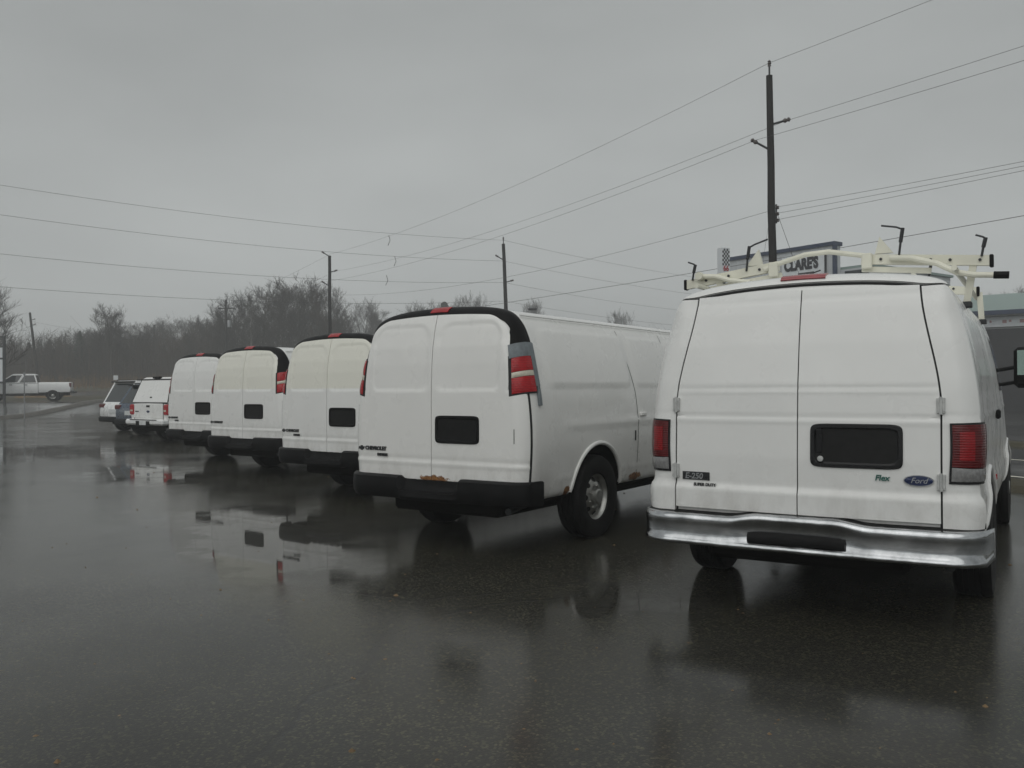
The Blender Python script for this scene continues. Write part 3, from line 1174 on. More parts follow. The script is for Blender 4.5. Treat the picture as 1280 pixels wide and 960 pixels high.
    # small round fuel-flap dent and side marker on the right
    front_glass(EXP, 4.0, 4.66, exp_front, 0.36).build('windscreen', 'tinted_glass', root, True)
    MB().box(5.55, 5.63, -0.52, 0.52, 0.72, 0.95, 0.02).build('grille', 'black_plastic', root, True)
    MB().box(5.5, 5.72, -0.95, 0.95, 0.45, 0.66, 0.05).build('front_bumper', 'black_plastic', root, True)
    ub = MB().box(0.15, 5.3, -0.60, 0.60, 0.28, 0.44, 0.03)
    ub.tube([(1.22, -0.75, 0.385), (1.22, 0.75, 0.385)], 0.06, 10)
    ub.tube([(4.62, -0.75, 0.385), (4.62, 0.75, 0.385)], 0.05, 10)
    ub.lathe([(0.0, -0.15), (0.15, -0.11), (0.17, 0), (0.15, 0.11), (0, 0.15)], 14, 'y')
    ub.v = [(x + (1.22 if abs(x) <= .1701 and abs(y) <= .151 and abs(z) <= .1701 else 0), y, z + (0.385 if abs(x) <= .1701 and abs(y) <= .151 and abs(z) <= .1701 else 0)) for x, y, z in ub.v]
    ub.build('underbody', 'underbody', root, True)
    MB().tube([(1.9, -0.45, 0.36), (0.9, -0.55, 0.36), (0.4, -0.66, 0.36), (0.12, -0.72, 0.35)], 0.03, 8).build('exhaust_pipe', 'dark_steel', root, True)
    add_wheels(root, wheel_exp, [(1.22, -0.862), (1.22, 0.862), (4.62, -0.862), (4.62, 0.862)], 0.385)
    if taped:
        ta = edge_patch(EXP, 1.652, 1.765, -0.045, (0.098, 0.088), 0.026, True, 5, 8, 0.004)
        for (z0, z1, d0, d1) in ((1.40, 1.76, -0.060, -0.002), (1.24, 1.42, -0.055, -0.020)):
            q = edge_patch(EXP, z0, z1, d0, d1, 0.024, True, 6, 3, 0.0)
            ta.add(q.v, q.f)
        ta.build('duct_tape', 'duct_tape', root, True)
        strip_on_side(EXP, [(2.02 - 0.06, z) for z in np.linspace(0.86, 0.96, 3)], -1, 0.03, 0.003, exp_disp).build('dent_mark', 'seam_dark', root)
        EXP.ribbon([(-0.86, z) for z in np.linspace(0.93, 1.05, 4)], 0.006, 0.0155).build('scratch', 'seam_dark', right_door)
    return root


TH = R(35.7)
V2 = express('nearest-parked white van with grey tape round its tail lamp and rusty doors', (-0.70, 7.53), R(34.5), 'white_paint_rusty', 'white_paint_rusty', True, True)
V3 = express('white van with yellowed upper doors between the taped-lamp van and another yellowed van', (-2.36, 11.0), TH, 'white_paint_yellowed')
V4 = express('white van with yellowed upper doors and a single badge line, third in the row', (-4.42, 14.15), TH, 'white_paint_yellowed', None, False)
V5 = express('clean white van with black roof trim next to the capped pickup', (-6.18, 16.75), TH, 'white_paint')
V2['label'] = 'white van with grey tape round its right tail lamp and rust under its doors'
V3['label'] = 'white van with yellowed upper rear doors beside the van with the taped tail lamp'
V4['label'] = 'white van with yellowed upper rear doors beside the all-white van, no second badge line'
V5['label'] = 'all-white van with black roof trim beside the pickup with a bed cap'

# ------------------------------------------------------------------ the van with the ladder rack and chrome bumper
FRD_HALF = [(0.90, 0.46), (0.955, 0.50), (0.978, 0.60), (0.984, 0.70), (0.972, 0.765), (0.968, 0.85), (0.975, 1.02), (0.972, 1.20), (0.962, 1.33), (0.940, 1.50),
            (0.908, 1.66), (0.872, 1.80), (0.835, 1.91), (0.805, 1.965), (0.745, 2.005), (0.62, 2.035), (0.42, 2.058), (0.2, 2.070), (0, 2.074)]


def frd_front(x):
    zt = lerp_table([(0, 2.074), (3.55, 2.074), (3.75, 2.04), (4.45, 1.30), (5.2, 1.12), (5.38, 1.02), (5.45, 0.85)], x)
    wf = lerp_table([(0, 1), (4.4, 1), (5.2, 0.97), (5.38, 0.93), (5.45, 0.88)], x)
    return zt, wf


FRD = Body(FRD_HALF, [(0.4, 0.0), (0.95, 0.0), (1.2, 0.012), (1.4, 0.028), (1.65, 0.07), (1.85, 0.115), (2.08, 0.18)], 0.115, 0.05, 0.05, frd_front)


def frd_disp(x, z):
    d = -0.005 * groove(z, 1.375, 0.012) - 0.006 * groove(z, 1.20, 0.012)
    for (a, b_) in ((0.4, 1.85), (2.0, 2.85)):
        d -= 0.008 * rr_mask(x, z, a, b_, 1.44, 1.84, 0.06, 0.012)
    return d


def frd_rdisp(y, z):
    d = -0.004 * groove(z, 1.375, 0.010) + 0.003 * groove(z, 1.36, 0.012)
    d += -0.006 * groove(z, 1.198, 0.009) + 0.004 * groove(z, 1.18, 0.014)
    d += 0.016 * (1 - sm(0.735, 0.775, z))
    d -= 0.003 * groove(z, 1.925, 0.010)
    return d


frd_shell = FRD.shell([x for x in XS if x < 5.45] + [5.45], frd_disp, 'body', ['white_paint', 'underbody'], [(1.14, 0.385, 0.46), (4.55, 0.385, 0.46)])


def frd_yhinge(z):
    return 0.780 - 0.02 * sm(0.6, 1.3, z) * 0 - 0.115 * sm(1.25, 2.02, z)


def frd_ztop(u):
    return 1.985 - 0.012 * u * u


def frd_yedge(u, z):
    return 0.0035 + (frd_yhinge(z) - 0.0075) * u


FX, FY, FTH = 1.732, 5.228, R(31.5)
FR = thing('cargo_van', 'white van with a chrome rear bumper and cream ladder rack on its roof', 'van', (FX, FY, 0), R(90) - FTH)
put('body', frd_shell, FR)
cols = list(np.linspace(0, 1, 26))
fdoor_r = FRD.rear_panel(cols, 0.612, frd_ztop, frd_yedge, 0.012, frd_rdisp, 90, 0.016, -1).build('rear_door', 'white_paint', FR, True)
fdoor_l = FRD.rear_panel(cols, 0.612, frd_ztop, frd_yedge, 0.012, frd_rdisp, 90, 0.016, 1).build('rear_door', 'white_paint', FR, True)
FRD.ribbon([(0, z) for z in np.linspace(0.585, 1.985, 30)], 0.012, 0.0015).build('door_gap', 'seam_dark', FR)
for sg in (-1, 1):
    FRD.ribbon([(sg * (frd_yhinge(z)), z) for z in np.linspace(0.56, 1.975, 40)], 0.014, 0.0015).build('door_gap', 'seam_dark', FR)
    # corner panel skin
    ro, ri = [], []
    for i in range(61):
        z = 0.585 + (1.965 - 0.585) * i / 60
        a, b_ = [], []
        for j in range(9):
            y0 = frd_yhinge(z) + 0.0065
            y1 = FRD.w(z) - 0.012
            y = y0 + (y1 - y0) * j / 8
            a.append(FRD.rear(sg * y, z, 0.011 + frd_rdisp(y, z))); b_.append(FRD.rear(sg * y, z, -0.008))
        ro.append(a); ri.append(b_)
    MB().shell(ro, ri).build('corner_panel', 'white_paint', FR, True)
    # tail lamp
    lm = edge_patch(FRD, 0.835, 1.180, -0.03, 0.150, 0.018, sg < 0, 8, 10).build('tail_lamp', 'black_gloss', FR, True)
    edge_patch(FRD, 0.925, 1.168, -0.022, 0.138, 0.022, sg < 0, 8, 10, 0.006).build('lens', 'lamp_darkred', lm, True)
    edge_patch(FRD, 0.965, 1.130, 0.045, 0.105, 0.029, sg < 0, 6, 6, 0.003).build('lens', 'lamp_deepred', lm, True)
    edge_patch(FRD, 0.850, 0.921, -0.022, 0.138, 0.022, sg < 0, 4, 10, 0.005).build('lens', 'lamp_smoke', lm, True)
    # hinges
    for zh in (1.275, 0.845):
        hb = MB()
        p = FRD.rear(sg * (frd_yhinge(zh)), zh, 0.017)
        hb.box(p.x - 0.014, p.x + 0.012, p.y - 0.022, p.y + 0.022, zh - 0.045, zh + 0.045, 0.004)
        hb.tube([(p.x - 0.016, p.y, zh - 0.05), (p.x - 0.016, p.y, zh + 0.05)], 0.009, 8)
        for dz in (-0.025, 0.025):
            hb.box(p.x - 0.018, p.x - 0.012, p.y - 0.019, p.y - 0.009, zh + dz - 0.006, zh + dz + 0.006)
        hb.build('hinge', 'hinge_steel', FR, True)
# roof gutter line and high brake lamp
gt = MB()
rows = []
ts = np.linspace(FRD.t_at(1.972, True), FRD.t_at(1.972, False), 60)
gt.tube([FRD.edge(t, 0.055 * sm(1.96, 2.03, FRD.edge(t, 0).z), 0.0) for t in ts], 0.010, 6)
gt.build('roof_seal', 'seam_dark', FR, True)
cap_o, cap_i = [], []
for t in ts:
    k = sm(1.962, 2.03, FRD.edge(t, 0).z)
    ds = [-0.10, -0.04, 0.0] + [0.014 * k + 0.001, 0.028 * k + 0.002, 0.040 * k + 0.003]
    cap_o.append([FRD.edge(t, d, 0.012) for d in ds]); cap_i.append([FRD.edge(t, d, -0.004) for d in ds])
MB().shell(cap_o, cap_i).build('roof_edge', 'white_paint', FR, True)
tmid = (len(FRD.out) - 1) / 2
ro, ri = [], []
for i in range(13):
    t = tmid - 4.1 + 8.2 * i / 12
    ro.append([FRD.edge(t, d, 0.022) for d in (-0.03, -0.005, 0.012, 0.028)])
    ri.append([FRD.edge(t, d, 0.002) for d in (-0.03, -0.005, 0.012, 0.028)])
MB().shell(ro, ri).build('brake_lamp', 'lamp_pink', FR, True)
plate_recess(FRD, FR, -0.585, -0.075, 0.905, 1.165, 0.012, 'black_gloss')
# plate light and lock inside the surround
kb = MB().lathe([(0.0, -0.01), (0.016, -0.008), (0.018, 0.0)], 14, 'x')
p = FRD.rear(-0.135, 0.955, 0.02)
kb.v = [(a + p.x, b_ + p.y, c + p.z) for a, b_, c in kb.v]
kb.build('door_lock', 'hinge_steel', FR, True)
# handle strip hidden in the surround
MB().box(FRD.R(-.11, 1.05) - 0.022, FRD.R(-.11, 1.05) - 0.008, -0.145, -0.108, 0.99, 1.135, 0.004).build('door_handle', 'black_gloss', FR, True)
# badges
pl = MB().box(0, 0.185, -0.026, 0.026, 0, 0.006, 0.002)
badge(FR, pl.mesh('badge', 'badge_dark', True), 'badge', FRD, 0.735, 0.815, 0.013)
badge(FR, text_mesh('E-250', 0.052, 'badge_silver', 0.002, 0.15, 0.001), 'lettering', FRD, 0.715, 0.813, 0.021)
badge(FR, text_mesh('SUPER DUTY', 0.026, 'badge_dark', 0.003, 0.1, 0.0008), 'badge', FRD, 0.655, 0.762, 0.026)
badge(FR, text_mesh('Flex', 0.046, 'badge_green', 0.002, 0.2, 0.0012), 'badge', FRD, -0.435, 0.855, 0.017)
ov = MB()
for (rad, z0, z1, nm) in ((1.0, 0, 0.008, 'emblem'),):
    ov.lathe([(0.0, 0.0), (1.0, 0.0), (1.0, z1 * 0.6), (0.93, z1), (0.0, z1 * 1.3)], 32, 'z')
ov.v = [(a * 0.077, b_ * 0.031, c) for a, b_, c in ov.v]
emb = badge(FR, ov.mesh('emblem', 'badge_blue', True), 'emblem', FRD, -0.665, 0.848, 0.013)
rim_o = MB().tube([(0.076 * math.cos(a), 0.030 * math.sin(a), 0.006) for a in np.linspace(0, 2 * math.pi, 33)], 0.003, 6, False)
eo = put('emblem_rim', rim_o.mesh('emblem_rim', 'badge_silver', True), emb)
et = put('lettering', text_mesh('Ford', 0.045, 'badge_silver', 0.001, 0.35, 0.0, 'CENTER'), emb)
et.location = (0, 0, 0.0105)


# chrome bumper with a raised, recessed middle
def frd_bumper():
    mb = MB()
    rows = []
    ysb = sorted(set([-1.03, -1.025, -1.0, -0.96, -0.9, 1.03, 1.025, 1.0, 0.96, 0.9] + [round(v, 3) for v in np.linspace(-0.85, 0.85, 52)]))
    rg = random.Random(3)
    for y in ysb:
        ay = abs(y)
        hump = sm(0.50, 0.30, ay) if False else (1 - sm(0.22, 0.42, ay))
        wrap = 0.16 * max(0, (ay - 0.80) / 0.23) ** 2.4 + 0.03 * y * y
        if ay > 1.022:
            wrap += 0.14
        j = lambda s=0.0014: rg.uniform(-s, s)
        zt = 0.582 + 0.026 * hump
        fb = 0.022 * hump
        prof = [(0.02, zt - 0.012), (-0.060, zt - 0.006), (-0.078, zt + 0.002), (-0.100, zt - 0.004), (-0.114, zt - 0.020), (-0.117, zt - 0.038), (-0.110 + fb, zt - 0.056), (-0.106 + fb, 0.50), (-0.104 + fb, 0.465),
                (-0.106 + 0.5 * fb, 0.432), (-0.116, 0.422), (-0.124, 0.414), (-0.126, 0.402), (-0.114, 0.388), (-0.06, 0.378), (0.02, 0.385)]
        row = []
        for i, (x, z) in enumerate(prof):
            if ay > 1.022:
                z = 0.49 + (z - 0.49) * 0.9
            row.append((x + wrap + j(), y, z + j(0.0012)))
        rows.append(row)
    mb.grid(rows)
    for e in (0, -1):
        mb.add(rows[e], [tuple(range(len(rows[e])))])
    bo = mb.build('bumper', 'chrome', FR, 'all')
    # inset step pad in the middle
    pr, pi = [], []
    for k in range(17):
        y = -0.285 + 0.57 * k / 16
        e = 0.010 * (1 - (abs(y) / 0.285) ** 6)
        pr.append([(-0.106 + 0.03 * y * y, y, 0.436), (-0.110 + 0.03 * y * y, y, 0.452), (-0.104 + 0.03 * y * y, y, 0.474 + e), (-0.094 + 0.03 * y * y, y, 0.494 + e)])
        pi.append([(q[0] + 0.03, q[1], q[2]) for q in pr[-1]])
    MB().shell(pr, pi).build('step_pad', 'black_plastic', bo, True)
    # black pad along the top behind the chrome lip
    tp = MB()
    rows = []
    for y in np.linspace(-0.99, 0.99, 30):
        wrap = 0.14 * max(0, (abs(y) - 0.80) / 0.23) ** 2.4 + 0.03 * y * y
        zt = 0.586 + 0.026 * (1 - sm(0.22, 0.42, abs(y)))
        rows.append([(0.12 + wrap, y, zt - 0.02), (0.12 + wrap, y, zt + 0.014), (-0.060 + wrap, y, zt - 0.003), (-0.068 + wrap, y, zt - 0.012)])
    tp.grid(rows)
    tp.build('bumper_pad', 'rubber', bo, True)
    return bo


frd_bumper()
for sy in (-1, 1):
    arch_lip(FRD, 1.14, 0.385, 0.46, sy, 0.018).build('arch_lip', 'white_paint', FR, True)
    arch_lip(FRD, 4.55, 0.385, 0.46, sy, 0.018).build('arch_lip', 'white_paint', FR, True)
    for xs_ in (1.95, 2.95, 3.95):
        strip_on_side(FRD, [(xs_ - (0.12 if xs_ > 3.5 else 0) * sm(1.3, 1.95, z), z) for z in np.linspace(0.52, 1.93, 30)], sy, 0.010, 0.0015, frd_disp).build('door_gap', 'seam_dark', FR)
    side_patch(FRD, 3.02, 3.88, 1.34, 1.80, sy, 0.004, frd_disp, frd_front).build('side_window', 'tinted_glass', FR, True)
    h = MB().box(-0.055, 0.055, 0, 0.035, -0.035, 0.035, 0.012)
    h.v = [(a + 2.05, sy * (FRD.w(1.2) + b_), c + 1.17) for a, b_, c in h.v]
    h.build('door_handle', 'black_plastic', FR, True)
    # tall towing mirrors
    a, c = sy * 1.05, sy * 1.29
    mr = MB().box(3.92, 4.03, min(a, c), max(a, c), 1.36, 1.74, 0.035)
    for zz in (1.42, 1.56):
        mr.tube([(3.99, sy * 0.93, zz - 0.03), (3.98, sy * 1.1, zz)], 0.018, 8)
    mo = mr.build('wing_mirror', 'black_plastic', FR, True)
    MB().box(3.912, 3.918, min(a, c) + 0.03, max(a, c) - 0.03, 1.48, 1.71).build('mirror_glass', 'mirror_glass', mo)
    MB().box(5.25, 5.44, min(sy * .55, sy * .84), max(sy * .55, sy * .84), 0.80, 0.98, 0.02).build('headlight', 'lamp_clear', FR, True)
    mk = MB().box(1.82, 1.86, -0.004, 0.006, 0.70, 0.74, 0.002)
    mk.v = [(x, sy * (FRD.w(0.72) + y), z) for x, y, z in mk.v]
    mk.build('side_marker', 'lamp_red', FR)
front_glass(FRD, 3.8, 4.42, frd_front, 0.36).build('windscreen', 'tinted_glass', FR, True)
MB().box(5.40, 5.49, -0.54, 0.54, 0.74, 1.0, 0.02).build('grille', 'chrome', FR, True)
MB().box(5.33, 5.58, -0.97, 0.97, 0.46, 0.68, 0.05).build('front_bumper', 'chrome', FR, True)
ub = MB().box(0.10, 5.2, -0.60, 0.60, 0.28, 0.48, 0.03)
ub.tube([(1.14, -0.72, 0.37), (1.14, 0.72, 0.37)], 0.06, 10)
ub.tube([(4.55, -0.72, 0.37), (4.55, 0.72, 0.37)], 0.05, 10)
ub.build('underbody', 'underbody', FR, True)
MB().tube([(2.3, -0.5, 0.34), (1.5, -0.62, 0.34), (0.6, -0.70, 0.33), (0.3, -0.80, 0.32)], 0.032, 8).build('exhaust_pipe', 'dark_steel', FR, True)
add_wheels(FR, wheel_meshes(0.375, 0.235, 0.21), [(1.14, -0.878), (1.14, 0.878), (4.55, -0.878), (4.55, 0.878)], 0.375)

# ------------------------------------------------------------------ ladder rack (bolted to the van: lifts off as one)
RK = thing('ladder_rack', 'cream steel drop-down ladder rack with black clamp handles', 'ladder rack', (FX, FY, 0), R(90) - FTH)


def crossbar(x, zl):
    zz = zl
    back = x > 2
    e_r = -0.80 if back else -0.98
    for (a, b_, w_, h_) in (((x, 1.15, zz - 0.012), (x, 0.42, zz + 0.085), 0.045, 0.070), ((x + 0.01, 0.95, zz - 0.055), (x + 0.01, 0.40, zz + 0.015), 0.04, 0.038),
                            ((x, -0.17, zz + 0.085), (x, e_r, zz + 0.01), 0.045, 0.070), ((x + 0.01, -0.17, zz + 0.015), (x + 0.01, -0.62, zz - 0.03), 0.04, 0.038)):
        MB().beam(a, b_, w_, h_).build('cross_beam', 'cream_steel', RK)
    MB().tube([(x - 0.035, 0.52, zz + 0.06), (x - 0.035, 0.42, zz + 0.095), (x - 0.035, 0.22, zz + 0.148), (x - 0.035, 0.05, zz + 0.155), (x - 0.035, -0.22, zz + 0.10)], 0.019, 10).build('arched_tube', 'cream_steel', RK, True)
    if not back:
        MB().tube([(x - 0.05, -0.36, zz + 0.075), (x - 0.06, -0.50, zz + 0.06), (x - 0.06, -0.66, zz + 0.01), (x - 0.06, -0.78, zz - 0.06), (x - 0.06, -0.88, zz - 0.085), (x - 0.05, -1.02, zz - 0.095)], 0.020, 10).build('drop_arm', 'cream_steel', RK, True)
        MB().tube([(x - 0.05, -1.0, zz - 0.094), (x - 0.05, -1.09, zz - 0.10)], 0.025, 10).build('arm_grip', 'black_plastic', RK, True)
    MB().tube([(x - 0.05, 1.04, zz + 0.045), (x - 0.055, 0.90, zz + 0.035), (x - 0.055, 0.78, zz - 0.005), (x - 0.055, 0.62, zz - 0.03)], 0.020, 10).build('drop_arm', 'cream_steel', RK, True)
    kn = MB().lathe([(0, -0.03), (0.030, -0.03), (0.034, 0), (0.030, 0.03), (0, 0.03)], 14, 'x')
    kn.v = [(a + x - 0.06, b_ + 1.02, c + zz + 0.045) for a, b_, c in kn.v]
    kn.build('pivot', 'cream_steel', RK, True)
    # brackets down to the drip rail
    for sy in (-1, 1):
        sx_ = 0.93 if back else 1.0
        f = MB().beam((x, sy * 0.88 * sx_, zz + 0.0), (x, sy * 0.835, 1.93), 0.045, 0.03, (1, 0, 0))
        f.build('foot', 'cream_steel', RK)
        MB().box(x - 0.05, x + 0.05, sy * 0.84 - 0.03, sy * 0.84 + 0.03, 1.915, 1.955, 0.006).build('clamp', 'dark_steel', RK)
    MB().box(x - 0.028, x + 0.028, 1.14, 1.165, zz - 0.052, zz + 0.03, 0.006).build('end_cap', 'black_plastic', RK)
    MB().box(x - 0.03, x + 0.03, e_r - 0.02, e_r + 0.005, zz - 0.035, zz + 0.05, 0.006).build('end_cap', 'black_plastic', RK)
    # triangular ladder stops
    for (yy, s_) in ((0.60, 1), (-0.32, -1)):
        z0 = zz + (0.10 if s_ > 0 else 0.115)
        MB().add([(x - 0.02, yy + 0.06, z0), (x - 0.02, yy - 0.06, z0), (x - 0.02, yy - 0.03 * s_, z0 + 0.12), (x + 0.02, yy + 0.06, z0), (x + 0.02, yy - 0.06, z0), (x + 0.02, yy - 0.03 * s_, z0 + 0.12)],
                 [(0, 1, 2), (5, 4, 3), (0, 3, 4, 1), (1, 4, 5, 2), (2, 5, 3, 0)]).build('ladder_stop', 'cream_steel', RK)
    for (yy, zb_) in ((0.98, 0.012), (0.80, 0.035), (0.56, 0.066), (-0.30, 0.073), (-0.62, 0.043), (-0.74, 0.032), (e_r + 0.06, 0.018)):
        bt_ = MB().lathe([(0.0, -0.008), (0.010, -0.008), (0.010, 0.006)], 8, 'x')
        bt_.v = [(a + x - 0.026, b_ + yy, c + zz + zb_) for a, b_, c in bt_.v]
        bt_.build('bolt', 'dark_steel', RK)
    # hinge plates that join tube and beam
    for (yy, zb_) in ((0.45, 0.075), (-0.21, 0.085)):
        MB().box(x - 0.062, x - 0.024, yy - 0.035, yy + 0.035, zz + zb_ - 0.075, zz + zb_ + 0.035, 0.006).build('hinge_plate', 'cream_steel', RK)
    for (yy, zb) in ((0.66, 0.06), (-0.42, 0.09), (e_r + 0.05, 0.04), (1.09, 0.02)):
        h_ = 0.20 if yy in (0.66, -0.42) else 0.13
        hk = MB().tube([(x - 0.03, yy, zz + zb), (x - 0.03, yy - 0.01, zz + zb + h_ * 0.45)], 0.008, 6)
        hk.tube([(x - 0.03, yy - 0.01, zz + zb + h_ * 0.45), (x - 0.03, yy - 0.025, zz + zb + h_ * 0.95)], 0.013, 8)
        sd = -1 if yy == 0.66 else 1
        L = 0.14 if h_ > 0.15 else 0.06
        hk.tube([(x - 0.03, yy - 0.025, zz + zb + h_ * 0.9), (x - 0.03, yy - 0.025 + sd * L * 0.3, zz + zb + h_ * 1.0), (x - 0.03, yy - 0.025 + sd * L, zz + zb + h_ * 1.05 + (0.02 if sd < 0 else 0.01))], 0.007, 6)
        hk.build('clamp_handle', 'dark_steel', RK, True)


crossbar(1.25, 2.215)
crossbar(3.10, 2.19)
for yy in (0.98, -0.78):
    MB().tube([(1.0, yy, 2.165), (3.35, yy, 2.165)], 0.02, 8).build('side_rail', 'cream_steel', RK, True)
MB().tube([(1.25, 0.45, 2.17), (3.1, 0.45, 2.17)], 0.022, 8).build('torsion_bar', 'cream_steel', RK, True)


# ------------------------------------------------------------------ smaller vehicles
def car_body(prof, half_w, tuck=0.9, crown=0.03, n=9):
    """prof: list of (x, z_bottom, z_top, width factor); rounded section per station"""
    mb = MB()
    rings = []
    for (x, zb, zt, wf) in prof:
        w = half_w * wf
        hh = zt - zb
        sec = []
        for (fy, fz) in ((0.0, 0), (0.86, 0), (0.96, 0.06), (0.99, 0.25), (1.0, 0.5), (0.985, 0.75), (0.955, 0.90), (0.88, 0.975), (0.6, 0.995 + crown / 3), (0, 1.0 + crown)):
            sec.append((fy * w, zb + fz * hh))
        ring = [(x, -y, z) for y, z in sec] + [(x, y, z) for y, z in sec[-2:0:-1]]
        rings.append(ring)
    nl = len(rings[0])
    mb.add([p for r in rings for p in r], [(i * nl + j, i * nl + (j + 1) % nl, (i + 1) * nl + (j + 1) % nl, (i + 1) * nl + j) for i in range(len(rings) - 1) for j in range(nl)])
    mb.add(rings[0], [tuple(range(nl))]); mb.add(rings[-1], [tuple(range(nl))])
    return mb


def cabin(x0, x1, x2, x3, zb, zt, wb, wt):
    """glasshouse: base x0..x3, roof x1..x2"""
    lo = [(x0, wb), (x3, wb), (x3, -wb), (x0, -wb)]
    hi = [(x1, wt), (x2, wt), (x2, -wt), (x1, -wt)]
    return lo, hi


def quad_panel(mb, a, b_, c, d, inset=0.06, off=0.006):
    """glass pane laid on a quad face, slightly proud"""
    A, B, C_, D = map(Vector, (a, b_, c, d))
    nrm = (B - A).cross(D - A).normalized()
    cen = (A + B + C_ + D) / 4
    pts = []
    for p in (A, B, C_, D):
        v = (cen - p)
        pts.append(p + v.normalized() * inset * 1.3 + nrm * off)
    back = [p - nrm * (off + 0.01) for p in pts]
    mb.add(pts + back, [(0, 1, 2, 3), (7, 6, 5, 4), (0, 4, 5, 1), (1, 5, 6, 2), (2, 6, 7, 3), (3, 7, 4, 0)])
    return mb


def add_cabin(root, paint_m, x0, x1, x2, x3, zb, zt, wb, wt, panes_side=2, rear_glass=True):
    zr = zt - 0.05
    lo = [Vector((x0, -wb, zb)), Vector((x3, -wb, zb)), Vector((x3, wb, zb)), Vector((x0, wb, zb))]
    hi = [Vector((x1, -wt, zr)), Vector((x2, -wt, zr)), Vector((x2, wt, zr)), Vector((x1, wt, zr))]
    top = [Vector((x1 + 0.08, -wt * 0.86, zt)), Vector((x2 - 0.10, -wt * 0.86, zt)), Vector((x2 - 0.10, wt * 0.86, zt)), Vector((x1 + 0.08, wt * 0.86, zt))]
    mb = MB().add(lo + hi + top, [(0, 1, 5, 4), (1, 2, 6, 5), (2, 3, 7, 6), (3, 0, 4, 7), (4, 5, 9, 8), (5, 6, 10, 9), (6, 7, 11, 10), (7, 4, 8, 11), (8, 9, 10, 11), (0, 3, 2, 1)])
    cb = mb.build('cabin', paint_m, root)
    g = quad_panel(MB(), lo[1], lo[2], hi[2], hi[1], 0.07).build('windscreen', 'tinted_glass', root)
    if rear_glass:
        quad_panel(MB(), lo[3], lo[0], hi[0], hi[3], 0.09).build('rear_window', 'tinted_glass', root)
    for sy in (-1, 1):
        for k in range(panes_side):
            a, b_ = k / panes_side, (k + 1) / panes_side
            i0, i1 = (0, 1) if sy < 0 else (3, 2)
            q = [lo[i0].lerp(lo[i1], a), lo[i0].lerp(lo[i1], b_), hi[i0].lerp(hi[i1], b_), hi[i0].lerp(hi[i1], a)]
            if sy > 0:
                q = [q[1], q[0], q[3], q[2]]
            quad_panel(MB(), *q, 0.07).build('side_window', 'tinted_glass', root)
    return cb


def car_wheels(root, wb0, wb1, track, rt, w=0.22):
    add_wheels(root, wheel_meshes(rt, w, rt * 0.6), [(wb0, -track), (wb0, track), (wb1, -track), (wb1, track)], rt)
    for wx in (wb0, wb1):
        for sy in (-1, 1):
            a = MB().tube([(wx + (rt + 0.05) * math.cos(t), sy * (track + 0.055), rt + (rt + 0.05) * math.sin(t)) for t in np.linspace(0, math.pi, 17)], 0.045, 6)
            a.build('wheel_arch', 'underbody', root, True)
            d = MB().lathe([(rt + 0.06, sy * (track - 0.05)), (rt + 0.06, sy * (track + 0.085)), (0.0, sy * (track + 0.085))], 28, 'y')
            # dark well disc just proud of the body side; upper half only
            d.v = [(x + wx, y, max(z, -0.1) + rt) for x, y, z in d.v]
            d.build('wheel_well', 'underbody', root)


